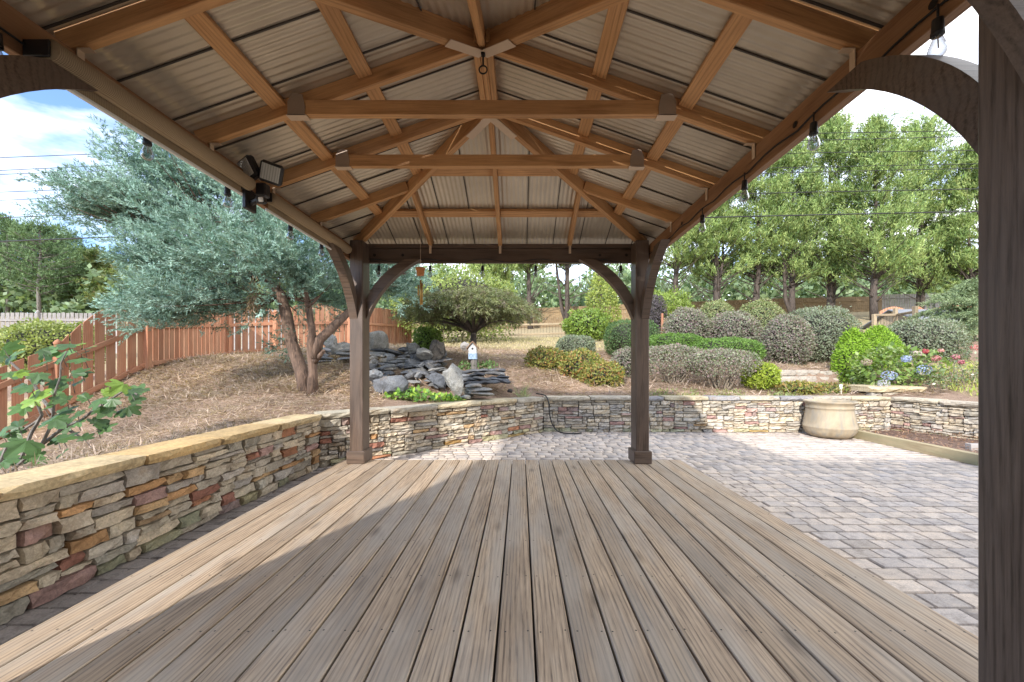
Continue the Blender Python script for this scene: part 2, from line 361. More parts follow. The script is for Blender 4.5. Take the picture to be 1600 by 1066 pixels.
def m_ground():
    """pine straw near, dry lawn farther off"""
    m, t, b, o = new_mat('pine_straw_ground'); g = nd(t, 'ShaderNodeNewGeometry'); pos = g.outputs['Position']
    mpn = nd(t, 'ShaderNodeMapping'); mpn.inputs['Scale'].default_value = (1, 1, 1); t.links.new(pos, mpn.inputs['Vector'])
    n1 = noise(t, mpn.outputs[0], 1.3, 6, 0.6, 0.5); n2 = noise(t, mpn.outputs[0], 38, 5, 0.7, 1.5)
    r1 = ramp(t, [(0.14, 0.098, 0.072), (0.32, 0.235, 0.18), (0.45, 0.35, 0.275)], [0.28, 0.5, 0.72]); t.links.new(n2.outputs['Fac'], r1.inputs[0])
    r0 = ramp(t, [(0.72, 0.68, 0.66), (1.2, 1.15, 1.1)], [0.3, 0.7]); t.links.new(n1.outputs['Fac'], r0.inputs[0])
    c = mixc(t, r1.outputs[0], r0.outputs[0], 1.0, 'MULTIPLY')
    gr = ramp(t, [(0.24, 0.19, 0.11), (0.46, 0.37, 0.23)], [0.3, 0.7]); t.links.new(n2.outputs['Fac'], gr.inputs[0])
    at_ = nd(t, 'ShaderNodeAttribute', attribute_name='tint')
    c = mixc(t, c, gr.outputs[0], at_.outputs['Fac'])
    t.links.new(c, b.inputs['Base Color']); b.inputs['Roughness'].default_value = 0.95; b.inputs['Specular IOR Level'].default_value = 0.1
    bump(t, b, n2.outputs['Fac'], 0.8, 0.03); return m
M_ground = m_ground()

# ------------------------------------------------------------------ the ground
PZ = -0.12                                            # top of the pavers; the deck is at 0
WA, WE, WK, WC, WD = (-2.43, 0.2), (-2.312, 4.49), (0.41, 6.90), (6.50, 6.85), (7.75, 3.4)
CT = []
def cp(p, dz=0.0): CT.append((p[0], p[1], p[2] + dz))
for p in [(-2.9, 0.3, .36), (-2.8, 1.5, .40), (-2.75, 3, .42), (-2.65, 4.7, .44), (-1.2, 6.0, .46), (0.4, 7.25, .47), (3, 7.2, .46), (5, 7.2, .46), (6.5, 7.3, .48), (7.4, 6, .46), (8.2, 3.5, .45),
          (-12, 4, -1.3), (-9, 2, -1.2), (-5, 1.0, -.35), (-12, 9, .2), (-20, 16, 1.1), (4.5, 8.5, .62), (6.0, 8.5, .64), (5.2, 9.4, 1.0), (6.8, 9.4, 1.0), (9, 8, .9), (12, 6, .8), (16, 10, 1.5), (0, -4, .2), (10, -3, .2), (-10, -4, -.8)]:
    cp(p)
for a in [(483, 612, 6.1), (0, 692, 5.9), (229, 579, 7.6), (355, 560, 10.2), (432, 553, 10.8), (530, 546, 12.5), (300, 595, 7.2), (380, 640, 5.3), (738, 574, 8.6), (830, 600, 7.6), (850, 541, 14), (760, 556, 11), (890, 527, 20.5), (840, 513, 30),
          (1250, 573, 10.3), (1120, 612, 7.8), (1400, 520, 18), (1290, 490, 31), (560, 540, 17), (640, 520, 28), (1040, 503, 31), (60, 520, 26), (60, 488, 55), (900, 497, 60), (1300, 470, 60), (1600, 480, 40),
          (640, 606, 6.8), (640, 556, 8.2), (600, 600, 7.0), (1000, 570, 10.5)]:
    cp(at(*a))
CT = np.array(CT)
def tps(r2): return np.where(r2 > 1e-9, 0.5 * r2 * np.log(np.maximum(r2, 1e-9)), 0.0)
_n = len(CT); _K = tps(((CT[:, None, :2] - CT[None, :, :2]) ** 2).sum(-1)) + np.eye(_n) * 0.15
_P = np.c_[np.ones(_n), CT[:, :2]]
_A = np.block([[_K, _P], [_P.T, np.zeros((3, 3))]]); _w = np.linalg.solve(_A, np.r_[CT[:, 2], 0, 0, 0])
def hz(x, y):
    x = np.asarray(x, float); y = np.asarray(y, float); sh = np.broadcast(x, y).shape
    q = np.stack([np.broadcast_to(x, sh).ravel(), np.broadcast_to(y, sh).ravel()], 1)
    qc = np.stack([q[:, 0].clip(-60, 70), q[:, 1].clip(-6, 62)], 1)
    out = np.empty(len(q))
    for i in range(0, len(q), 20000):
        s = qc[i:i + 20000]; out[i:i + 20000] = tps(((s[:, None] - CT[None, :, :2]) ** 2).sum(-1)) @ _w[:_n] + _w[_n] + s @ _w[_n + 1:]
    far = np.hypot(q[:, 0] - qc[:, 0], q[:, 1] - qc[:, 1]); out = out.clip(-3, 16) * np.exp(-far / 400)
    st = (q[:, 0] > 4.7) & (q[:, 0] < 7.6) & (q[:, 1] > 7) & (q[:, 1] < 8.98); out = np.where(st, np.minimum(out, .55), out)
    return out.reshape(sh)
def inside_patio(x, y, pad=0.14):
    """inside the ring of retaining walls"""
    def side(a, b): 
        dx, dy = b[0] - a[0], b[1] - a[1]; L = math.hypot(dx, dy); return ((x - a[0]) * (-dy) + (y - a[1]) * dx) / L     # >0 left of a->b
    r = (side((WA[0], -6), WE) < pad) & (side(WE, WK) < pad) & (side(WK, WC) < pad) & (side(WC, WD) < pad) & (y > -4.0)
    return r & (x < 9)
def axis(lo, hi, step, far, growth=1.22):
    a = list(np.arange(lo, hi + step / 2, step)); s = step
    while a[-1] < far: s *= growth; a.append(a[-1] + s)
    s = step
    while a[0] > -far: s *= growth; a.insert(0, a[0] - s)
    return np.array(a)
gx = axis(-9.5, 9.5, 0.09, 900); gy = axis(-1, 13, 0.09, 900)
GX, GY = np.meshgrid(gx, gy); GZ = hz(GX, GY)
def lump(x, y): return 0.035 * np.sin(x * 2.3 + 1.3 * np.sin(y * 1.7)) * np.sin(y * 2.9 + x) + 0.018 * np.sin(x * 7.1 + y * 3.3) * np.sin(y * 6.3 - x * 2.2)
GZ = GZ + lump(GX, GY) + RNG.normal(size=GZ.shape) * 0.010 * (np.abs(GX) < 12)
ins = inside_patio(GX, GY); GZ = np.where(ins, PZ - 0.13, GZ)
lawn = np.clip((GY - 12.6 - 0.5 * np.sin(GX * 0.8)) / 0.6, 0, 1) * (GX < 3.4)
lawn = np.maximum(lawn, np.clip((GX - 7.6) / 0.5, 0, 1) * (GY < 9)); lawn = np.maximum(lawn, np.clip((GY - 16) / 2, 0, 1)); lawn = np.maximum(lawn, np.clip((-7.9 - GX) / 0.4, 0, 1) * (GY < 9))
nx, ny = len(gx), len(gy); ii = np.arange(nx * ny).reshape(ny, nx)
GQ = np.stack([ii[:-1, :-1], ii[:-1, 1:], ii[1:, 1:], ii[1:, :-1]], -1).reshape(-1, 4)
g_me = mesh_np('ground', np.stack([GX, GY, GZ], -1), GQ, np.repeat(lawn.reshape(-1, 1), 3, 1), True)
tag(obj('ground', g_me, M_ground), kind='structure')

def scatter(n, x0, x1, y0, y1, keep=None):
    x = RNG.uniform(x0, x1, n); y = RNG.uniform(y0, y1, n); k = ~inside_patio(x, y, 0.42)
    if keep is not None: k &= keep(x, y)
    x, y = x[k], y[k]; return x, y, hz(x, y) + lump(x, y)
def straw():
    Vs, Qs, Ts = [], [], []
    b = 0
    for n, x0, x1, y0, y1, L in ((62000, -8, -2.0, 0.8, 8.5, 0.14), (30000, -8, 1, 6, 13, 0.19), (26000, 0.2, 9, 6.9, 13, 0.19)):
        x, y, z = scatter(n, x0, x1, y0, y1, lambda a, c: (a > -7.9) | (c > 9))
        m = len(x); P = np.stack([x, y, z + RNG.uniform(0.0, 0.03, m)], 1)
        D = runit(m); D[:, 2] = np.abs(D[:, 2]) * 0.28 - 0.05; N = runit(m) * 0.6 + np.array([0, 0, 1])
        V, Q = leaves(P, D, N, L * RNG.uniform(0.5, 1.2, m), RNG.uniform(0.005, 0.011, m) * (1 + (y > 6) * 0.5))
        patch = 0.5 + 0.5 * np.sin(x * 1.9 + np.sin(y * 2.1) * 1.5) * np.sin(y * 1.6 + x * .7)
        T = tints([(0.58, 0.47, 0.39), (0.45, 0.34, 0.265), (0.31, 0.22, 0.165), (0.52, 0.405, 0.32)], m) * (0.60 + 0.60 * patch[:, None])
        Vs.append(V); Qs.append(Q + b); Ts.append(np.repeat(T, 4, 0)); b += len(V)
    me = mesh_np('pine_straw', np.concatenate(Vs), np.concatenate(Qs), np.concatenate(Ts))
    tag(obj('pine_straw', me, M_leaf), 'loose brown pine straw strewn over the sloping garden beds', 'pine straw', kind='stuff')
straw()
def grass():
    Vs, Qs, Ts = [], [], []; b = 0
    for n, x0, x1, y0, y1, L, pal in ((9000, -4, 4, 12.4, 20, 0.10, [(0.50, 0.43, 0.25), (0.38, 0.35, 0.18), (0.55, 0.46, 0.30)]), (5000, 7.7, 12, 4, 9, 0.12, [(0.30, 0.38, 0.08), (0.42, 0.46, 0.13)])):
        x, y, z = scatter(n, x0, x1, y0, y1); m = len(x); D = runit(m) * 0.5 + np.array([0, 0, 1])
        V, Q = leaves(np.stack([x, y, z], 1), D, runit(m), L * RNG.uniform(.5, 1.2, m), RNG.uniform(0.012, 0.022, m))
        Vs.append(V); Qs.append(Q + b); Ts.append(np.repeat(tints(pal, m), 4, 0)); b += len(V)
    tag(obj('lawn_grass', mesh_np('lawn_grass', np.concatenate(Vs), np.concatenate(Qs), np.concatenate(Ts)), M_leaf), 'dry yellow green lawn grass beyond the mulched beds', 'grass', kind='stuff')
grass()

# ------------------------------------------------------------------ patio pavers
patio_me = MB().box((-3.2, -3.5, PZ - 0.10), (8.4, 7.6, PZ - 0.026)).mesh('patio')
def clip_patio():
    # sand bed cut to the ring of walls
    poly = [(WA[0], -3.5), (WA[0], 0.2), WE, WK, WC, WD, (8.3, 1.9), (8.3, -3.5)]
    V = [(x, y, PZ - 0.03) for x, y in poly] + [(x, y, PZ - 0.11) for x, y in poly]; n = len(poly)
    Fc = [tuple(range(n))[::-1], tuple(range(n, 2 * n))] + [(i, (i + 1) % n, n + (i + 1) % n, n + i) for i in range(n)]
    me = bpy.data.meshes.new('patio'); me.from_pydata(V, [], Fc); me.update(); return me
patio = tag(obj('patio', clip_patio(), plain('joint_sand', (0.20, 0.18, 0.155), 0.95, 0, 0.3, 40)), kind='structure')
DX0, DX1, DY1 = 0.055 - 14 * 0.146, 0.055 + 12 * 0.146, 4.395
def paver_unit(c=0.09):
    V = []; 
    for z, s in ((-0.5, 1.0), (0.36, 1.0), (0.5, 0.94)):
        V += [(-.5 * s, -.5 * s, z), (.5 * s, -.5 * s, z), (.5 * s, .5 * s, z), (-.5 * s, .5 * s, z)]
    Fc = [(8, 9, 10, 11)] + [(k + i, k + (i + 1) % 4, k + 4 + (i + 1) % 4, k + 4 + i) for k in (0, 4) for i in range(4)]
    return V, Fc
PV, PF = paver_unit()
PPAL = [(0.56, 0.51, 0.46), (0.52, 0.475, 0.435), (0.46, 0.435, 0.42), (0.49, 0.46, 0.44), (0.57, 0.51, 0.45), (0.45, 0.415, 0.385), (0.53, 0.485, 0.445)]
def pavers():
    me = bpy.data.meshes.new('paver'); me.from_pydata(PV, [], PF); me.update(); me.materials.append(M_paver)
    rows = []; rr = random.Random(3); rowd = 0.124
    y = 0.30 - 0.124 * 2; k = 0
    while y < 7.0:
        x = -2.5 - rr.random() * 0.19
        while x < 8.0:
            w = 0.187 if rr.random() < 0.72 else 0.124
            cx, cy = x + w / 2, y + rowd / 2; x += w
            on_deck = DX0 - 0.02 < cx < DX1 - w / 2 - 0.02 and cy < DY1 - rowd / 2 - 0.03
            if on_deck or not bool(inside_patio(np.array(cx), np.array(cy), 0.085)): continue
            if cx > 5.42 and cx > 5.5 and cy > 3: continue        # the planting bed
            rows.append((cx, cy, w, rowd))
        y += rowd
    def seen(p):
        px = VX + p[0] / p[1] * F; return -40 < px < 1540 and VY + (HC - PZ) / p[1] * F < 1100
    rows.sort(key=lambda p: (not seen(p), p[1] ** 2 + 0.15 * p[0] ** 2))
    g = 0.008
    Vs, Qs, Ts = [], [], []; b = 0
    pv = np.array(PV); pf = np.array(PF)
    for i, (cx, cy, w, d) in enumerate(rows):
        c = rr.choice(PPAL); j = 1 + rr.gauss(0, .06); c = (c[0] * j * 1.06, c[1] * j, c[2] * j * .95)
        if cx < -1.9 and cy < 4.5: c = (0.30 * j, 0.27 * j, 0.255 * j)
        z = PZ - 0.03 + rr.gauss(0, 0.0018); sx, sy, sz = w - g - rr.random() * .003, d - g - rr.random() * .003, 0.06
        M = Matrix.Translation((cx, cy, z)) @ Matrix.Rotation(rr.gauss(0, .008), 4, 'Z') @ Matrix.Rotation(rr.gauss(0, .006), 4, 'X') @ Matrix.Diagonal((sx, sy, sz, 1))
        if i < 300:
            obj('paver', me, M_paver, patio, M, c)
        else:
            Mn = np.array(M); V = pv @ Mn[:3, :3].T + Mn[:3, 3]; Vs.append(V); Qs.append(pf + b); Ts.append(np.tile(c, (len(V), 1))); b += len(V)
    obj('paver_field', mesh_np('paver_field', np.concatenate(Vs), np.concatenate(Qs), np.concatenate(Ts)), M_paver_far, patio, kind='stuff')
pavers()

# ------------------------------------------------------------------ stone retaining walls
def rough_block(rs, nx=4, nz=3, edge=0.07, amp=0.11, capstone=False):
    """a hewn block, unit size, face towards -Y"""
    V = []; idx = {}
    for i in range(nx + 1):
        for k in range(nz + 1):
            u, w = i / nx, k / nz; bx = i in (0, nx); bz = k in (0, nz)
            x = u - .5 + (0 if bx else rs.uniform(-.3, .3) / nx); z = w - .5 + (0 if bz else rs.uniform(-.3, .3) / nz)
            y = -.5 + rs.uniform(-amp, amp) * 0.5
            if bx: y += edge * rs.uniform(.6, 1.5); x -= math.copysign(rs.uniform(0, .025), x)
            if bz: y += edge * rs.uniform(.5, 1.4); z -= math.copysign(rs.uniform(0, .055 if not capstone else .03), z)
            idx[(i, k)] = len(V); V.append((x, y, z))
    nf = len(V)
    Fc = [(idx[(i, k)], idx[(i + 1, k)], idx[(i + 1, k + 1)], idx[(i, k + 1)]) for i in range(nx) for k in range(nz)]
    ring = [idx[(i, 0)] for i in range(nx + 1)] + [idx[(nx, k)] for k in range(1, nz + 1)] + [idx[(i, nz)] for i in range(nx - 1, -1, -1)] + [idx[(0, k)] for k in range(nz - 1, 0, -1)]
    bk = []
    for r_ in ring:
        x, y, z = V[r_]; bk.append(len(V)); V.append((x, .5 + (rs.uniform(-.04, .04) if capstone else 0), z))
    m = len(ring)
    Fc += [(ring[(i + 1) % m], ring[i], bk[i], bk[(i + 1) % m]) for i in range(m)] + [tuple(bk)]
    return V, Fc
_rs = random.Random(11)
STONE = []; CAP = []
for k in range(12):
    V, Fc = rough_block(_rs, 4, 2, 0.03, 0.26); me = bpy.data.meshes.new('stone'); me.from_pydata(V, [], Fc); me.update(); me.materials.append(M_stone); STONE.append(me)
for k in range(5):
    V, Fc = rough_block(_rs, 9, 2, 0.035, 0.045, True); me = bpy.data.meshes.new('cap_stone'); me.from_pydata(V, [], Fc); me.update(); me.materials.append(M_cap); CAP.append(me)
CREAM = [(0.53, 0.46, 0.36), (0.47, 0.42, 0.34), (0.57, 0.50, 0.40), (0.43, 0.39, 0.33), (0.52, 0.48, 0.41), (0.48, 0.40, 0.29), (0.40, 0.37, 0.33), (0.55, 0.47, 0.35)]
GREY = [(0.50, 0.43, 0.335), (0.43, 0.375, 0.30), (0.54, 0.455, 0.34), (0.38, 0.345, 0.28), (0.56, 0.46, 0.335), (0.45, 0.40, 0.345), (0.52, 0.445, 0.335)]
RUST = [(0.50, 0.29, 0.14), (0.42, 0.20, 0.115), (0.52, 0.35, 0.19), (0.33, 0.155, 0.11), (0.46, 0.32, 0.19)]
PINK = [(0.42, 0.27, 0.235), (0.37, 0.235, 0.205), (0.46, 0.335, 0.285), (0.33, 0.25, 0.23)]
def pack(L, H, rs, wmin=0.09, wmax=0.30, hmin=0.034, hmax=0.088):
    n = int(L / 0.01); sk = [0.0] * n; out = []
    while True:
        lo = min(sk)
        if lo >= H - 0.02: break
        i = sk.index(lo); j = i
        while j < n and abs(sk[j] - lo) < 1e-6: j += 1
        seg = j - i; h = round(rs.uniform(hmin, hmax), 3)
        for q in (i - 1, j):                                     # often level up with a neighbour
            if 0 <= q < n and 0.03 < sk[q] - lo < 0.10 and rs.random() < 0.5: h = sk[q] - lo
        if H - lo - h < 0.035: h = H - lo
        if h > 0.12: h = 0.06
        w = int(rs.uniform(wmin, wmax) * (1.0 if h > .05 else 1.25) * 100)
        if seg - w < 8: w = seg
        if w > 36 and seg == w: w = seg // 2
        for q in range(i, i + w): sk[q] = lo + h
        out.append((i * 0.01, lo, w * 0.01, h))
    return out
CAPT = 0.505; CAPH = 0.066
def stone_wall(label, p0, p1, pal, odd, odd_p, cappal, seed, z0=PZ, z1=CAPT, group='dry stacked garden walls', capw=0.33, corelen=0.0, capover=0.0, hmin=0.034, hmax=0.078, wmax=0.30):
    rs = random.Random(seed)
    d = Vector((p1[0] - p0[0], p1[1] - p0[1], 0)); L = d.length; t = d.normalized(); nrm = Vector((t.y, -t.x, 0))      # towards the patio
    T = thing('stone_wall', label, 'wall', (p0[0], p0[1], z0), group)
    B = Matrix(((t.x, -nrm.x, 0, 0), (t.y, -nrm.y, 0, 0), (0, 0, 1, 0), (0, 0, 0, 1)))                              # local -Y is the face
    H = z1 - CAPH - z0
    Mc = Matrix.Translation(Vector((p0[0], p0[1], 0)) + t * (L / 2) - nrm * 0.185 + Vector((0, 0, z0 + H / 2 - 0.012))) @ B
    V, Fc = cbox_data((L - 0.004 + corelen, 0.24, H - 0.016), 0); me = bpy.data.meshes.new('wall_core'); me.from_pydata(V, [], Fc); me.update()
    obj('wall_core', me, M_mortar, T, Mc)
    for x, z, w, h in pack(L, H, rs, 0.10, wmax, hmin, hmax):
        dep = 0.13; g = 0.008
        proud = rs.uniform(-0.012, 0.020)
        c = rs.choice(odd) if rs.random() < odd_p else rs.choice(pal); j = 1 + rs.gauss(0, .10); c = tuple(max(.03, v * j) for v in c)
        if z < .05 and rs.random() < .35: c = (c[0] * .74, c[1] * .80, c[2] * .66)          # mossy foot
        M = Matrix.Translation(Vector((p0[0], p0[1], z0 + z + h / 2)) + t * (x + w / 2) + nrm * (proud - dep / 2)) @ B @ Matrix.Rotation(rs.gauss(0, .012), 4, 'Y') @ Matrix.Rotation(rs.gauss(0, .03), 4, 'Z') @ Matrix.Diagonal((w - g * rs.uniform(.5, 1.4), dep, h - g * rs.uniform(.5, 1.3), 1))
        obj('stone', rs.choice(STONE), M_stone, T, M, c)
    x = -capover
    while x < L + capover - 0.02:
        w = rs.uniform(0.42, 0.85)
        if L + capover - x - w < 0.3: w = L + capover - x
        c = rs.choice(cappal); j = 1 + rs.gauss(0, .07); c = tuple(v * j for v in c)
        M = Matrix.Translation(Vector((p0[0], p0[1], z1 - CAPH / 2 + rs.gauss(0, .003))) + t * (x + w / 2) + nrm * (0.045 - capw / 2 + rs.uniform(-.01, .01))) @ B @ Matrix.Rotation(rs.gauss(0, .006), 4, 'Z') @ Matrix.Diagonal((w - 0.006, capw, CAPH - 0.004, 1))
        obj('cap_stone', rs.choice(CAP), M_cap, T, M, c)
        x += w
    return T
GOLD = [(0.57, 0.41, 0.21), (0.53, 0.36, 0.165), (0.59, 0.46, 0.27), (0.55, 0.385, 0.19)]
SAND = [(0.52, 0.45, 0.32), (0.48, 0.43, 0.33), (0.55, 0.47, 0.32), (0.42, 0.38, 0.31)]
stone_wall('long stacked stone wall with golden sandstone caps running beside the deck', WA, WE, GREY, RUST + PINK + RUST[:1], 0.20, GOLD, 21, hmin=0.034, hmax=0.086, wmax=0.31)
stone_wall('angled stone wall behind the deck holding back the slate waterfall', WE, WK, CREAM + GREY, PINK + RUST, 0.12, SAND, 22)
stone_wall('straight pale stone wall across the far side of the patio behind the clay pot', WK, WC, CREAM, PINK + RUST[2:3], 0.09, [(0.50, 0.44, 0.34), (0.46, 0.41, 0.33), (0.30, 0.29, 0.29), (0.52, 0.45, 0.31)], 23)
stone_wall('stone wall with dark caps running towards the viewer beside the timber edged bed', WC, WD, CREAM + GREY, PINK, 0.14, [(0.34, 0.31, 0.28), (0.42, 0.37, 0.30), (0.46, 0.41, 0.32)], 24)
def pier():
    p = at(1389, 612, 7.35); x0, x1, y0, y1 = p[0] - .46, p[0] + .50, 7.22, 7.95
    T = thing('stone_pier', 'square stone pier with a thick sandstone cap rising behind the wall corner', 'pier', (p[0], 7.5, 0.4)); rs = random.Random(5)
    MB().box((x0 + .03, y0 + .03, .30), (x1 - .03, y1 - .03, .555)).build('pier_core', M_mortar, T)
    for row in range(3):
        x = x0; z = 0.32 + row * 0.082
        while x < x1 - .02:
            w = rs.uniform(.18, .36)
            if x1 - x - w < .12: w = x1 - x
            M = Matrix.Translation((x + w / 2, y0 + .05, z + .04)) @ Matrix.Diagonal((w - .008, .12, .076, 1)); c = rs.choice(CREAM)
            obj('stone', rs.choice(STONE), M_stone, T, M, c); x += w
    M = Matrix.Translation(((x0 + x1) / 2, (y0 + y1) / 2, .615)) @ Matrix.Diagonal((x1 - x0 + .12, y1 - y0 + .14, .10, 1))
    obj('cap_stone', CAP[2], M_cap, T, M, (0.52, 0.43, 0.28))
pier()

# ------------------------------------------------------------------ deck
def deck():
    T = thing('wooden_deck', 'weathered tan board deck under the gazebo', 'deck', ((DX0 + DX1) / 2, 2, -0.1))
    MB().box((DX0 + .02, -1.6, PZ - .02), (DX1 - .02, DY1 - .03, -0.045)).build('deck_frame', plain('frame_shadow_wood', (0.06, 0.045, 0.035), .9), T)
    rs = random.Random(4)
    for i in range(26):
        x = DX0 + (i + .5) * 0.146; w = 0.146 - rs.uniform(0.0075, 0.0105); yo = rs.uniform(-.004, .004)
        bar('deck_board', (x, -1.6, -0.0135), (x, DY1 + yo, -0.0135), w, 0.027, M_deck, T, c=0.0035)
    mb = MB(); n = 7
    for j in range(-2, 11):
        y = 3.202 - (j - 2) * 0.4065 if False else 0.35 + j * 0.4065
        if y > DY1 - .03 or y < -.5: continue
        for i in range(26):
            for s in (-1, 1):
                cx = DX0 + (i + .5) * .146 + s * .046 + rs.gauss(0, .004); cy = y + rs.gauss(0, .006); r = .0042
                mb.add([(cx + r * math.cos(a * 2 * math.pi / n), cy + r * math.sin(a * 2 * math.pi / n), 0.0006) for a in range(n)], [tuple(range(n))])
    mb.build('screw_heads', M_screw, T, kind='stuff')
deck()

# ------------------------------------------------------------------ gazebo
XG = -0.227; XI = 1.637; YN, YF = 0.877, 4.42; RN, RF = 2.351, 2.944; ZB0, ZB1 = 2.225, 2.385; RB = 2.40; RT = 2.966
SS = (RT - RB) / (XI - 0.03); SE = (RT - RB) / (YF - RF); XE = 1.80; OV = XE - XI; RD = 0.095
G = thing('gazebo', 'dark stained hip roof gazebo with cedar rafters and metal roofing', 'gazebo', (XG, (YN + YF) / 2, 0))
def side_z(xr): return RB + SS * (XI - abs(xr))
def end_z(y): return RB + SE * ((YF - y) if y > 2.6 else (y - YN))
POSTS = {}
for sx in (-1, 1):
    for nm, yc in (('f', 4.3225), ('n', 0.9745)):
        xc = XG + sx * 1.55
        p = bar('post', (xc, yc, 0.0), (xc, yc, RB + .02), .195, .143, M_post, G, up=(1, 0, 0), c=0.006); POSTS[(sx, nm)] = (xc, yc)
        M = Matrix.Translation((xc, yc, .0675))
        V, Fc = cbox_data((.143 + .05, .195 + .05, .135), .007); me = bpy.data.meshes.new('post_base'); me.from_pydata(V, [], Fc); me.update(); obj('post_base', me, M_post, p, M)
# beams outside the posts
for sx in (-1, 1):
    x = XG + sx * (XI + .0225)
    bar('beam', (x, YN - .045, (ZB0 + ZB1) / 2), (x, YF + .045, (ZB0 + ZB1) / 2), .045, ZB1 - ZB0, M_beam, G)
for y in (YN - .0225, YF + .0225):
    bar('beam', (XG - XI + .001, y, (ZB0 + ZB1) / 2), (XG + XI - .001, y, (ZB0 + ZB1) / 2), .044, ZB1 - ZB0 + .003, M_post if y > 2 else M_cedar, G)
    bar('ledger', (XG - XI + .002, y + (-.012 if y > 2 else .012), ZB1 + .026), (XG + XI - .002, y + (-.012 if y > 2 else .012), ZB1 + .026), .06, .042, M_post, G)
# curved braces
def brace(o, u, wdt):
    """O: foot on the post at beam-bottom plan position, U: plan direction towards mid beam"""
    o = Vector(o); u = Vector(u); w = Vector((-u.y, u.x, 0)); V = []; Fc = []
    n = 14
    def arc(p0, p1, bul):
        out = []
        for i in range(n + 1):
            s = i / n; q = (1 - s) * Vector(p0) + s * Vector(p1); d = Vector(p1) - Vector(p0); nn = Vector((-d.y, d.x)).normalized()
            out.append(q + nn * bul * 4 * s * (1 - s))
        return out
    inner = arc((0.0, 1.565), (0.60, ZB0 + .01), 0.085); outer = arc((0.0, 1.79), (0.43, ZB0 + .01), 0.055)
    for a, b in zip(inner, outer):
        for q, sg in ((a, -1), (a, 1), (b, 1), (b, -1)):
            V.append(o + u * q.x + Vector((0, 0, q.y)) + w * sg * wdt / 2)
    for i in range(n):
        for k in range(4): Fc.append((4 * i + k, 4 * i + (k + 1) % 4, 4 * i + 4 + (k + 1) % 4, 4 * i + 4 + k))
    Fc += [(3, 2, 1, 0), tuple(4 * n + k for k in range(4))]
    MB().add(V, Fc).build('curved_brace', M_post, G)
for (sx, nm), (xc, yc) in POSTS.items():
    dy = -1 if nm == 'f' else 1
    brace((xc + sx * .03, yc + dy * .0975, 0), (0, dy, 0), .085)
    brace((xc - sx * .0715, yc + .03 if nm == 'f' else .888, 0), (-sx, 0, 0), .085 if nm == 'f' else .05)
# ridge, rafters, hips, purlins
cut = 0.03
for k in (-1, 0, 1):
    bar('ridge_board', (XG + k * .041, RN - .06, RT + .05), (XG + k * .041, RF + .06, RT + .05), .038, .10, M_cedar, G)
RAFT = [1.65, RN, RF, 3.645]
for y in RAFT:
    for sx in (-1, 1):
        xt = 0.065 if RN - .01 <= y <= RF + .01 else (XI - (YF - y if y > 2.6 else y - YN) * SE / SS + .03)
        p0 = (XG + sx * (XE - .09), y, side_z(XE - .09) + RD / 2); p1 = (XG + sx * xt, y, side_z(xt) + RD / 2)
        bar('rafter', p0, p1, .042, RD - .002, M_cedar, G)
for xr in (-.785, 0, .785):
    for s, yb, yt in ((1, YF, RF), (-1, YN, RN)):
        xx = abs(xr); frac = 0 if xr == 0 else (xx / XI); ye = yt + (yb - yt) * frac + (0.04 * s if xr == 0 else .05 * s)
        yb2 = yb + s * .07; bar('rafter', (XG + xr, yb2, end_z(yb2) + RD / 2), (XG + xr, ye, end_z(ye) + RD / 2), .042, RD - .004, M_cedar, G)
for sx in (-1, 1):
    for yb, yr in ((YF, RF), (YN, RN)):
        bar('hip_rafter', (XG + sx * XI, yb, RB + .035), (XG + sx * .02, yr, RT + .035), .052, .115, M_cedar, G)
ys = [YN + .05] + RAFT + [YF - .05]
for xr in (1.215, .70):
    for sx in (-1, 1):
        yh = YF - (XI - xr) * SS / SE; yl = YN + (XI - xr) * SS / SE
        stops = [yl + .03] + [y for y in RAFT if yl + .1 < y < yh - .1] + [yh - .03]
        for a, b in zip(stops, stops[1:]):
            z = side_z(xr) + RD - .024
            bar('purlin', (XG + sx * xr, a + .022, z), (XG + sx * xr, b - .022, z), .088, .036, M_cedar, G, up=(sx * SS, 0, 1))
for s, yb, yt in ((1, YF, RF), (-1, YN, RN)):
    for dpt in (.41, .90):
        y = yb - s * dpt; hw = XI * (1 - dpt / abs(yb - yt)) - .03; z = end_z(y) + RD - .024
        st = [-hw] + [v for v in (-.785, 0, .785) if abs(v) < hw - .05] + [hw]
        for a, b in zip(st, st[1:]): bar('purlin', (XG + a + .022, y, z), (XG + b - .022, y, z), .088, .036, M_cedar, G, up=(0, s * SE, 1))
# collar ties with plates
for y in (RN, RF):
    z = HC + 1.465 + .043; t = bar('collar_tie', (-1.355, y - .045, z), (.905, y - .045, z), .042, .086, M_cedar, G)
    for x in (-1.31, .86):
        V = []; pr = [(-.05, -.05), (.05, -.05), (.052, .0), (.036, .072), (-.026, .078), (-.05, .03)]
        if x > 0: pr = [(-a, b) for a, b in pr][::-1]
        V = [(x + a, y - .069, z + b) for a, b in pr] + [(x + a, y - .072, z + b) for a, b in pr]; n = len(pr)
        mb = MB().add(V, [tuple(range(n)), tuple(range(n, 2 * n))[::-1]] + [(i, (i + 1) % n, n + (i + 1) % n, n + i) for i in range(n)])
        mb.build('tie_plate', M_tanmetal, t)
        mb = MB().box((x - .058, y - .072, z - .052), (x + .058, y - .02, z - .0455))
        mb.build('tie_plate', M_steel, t)
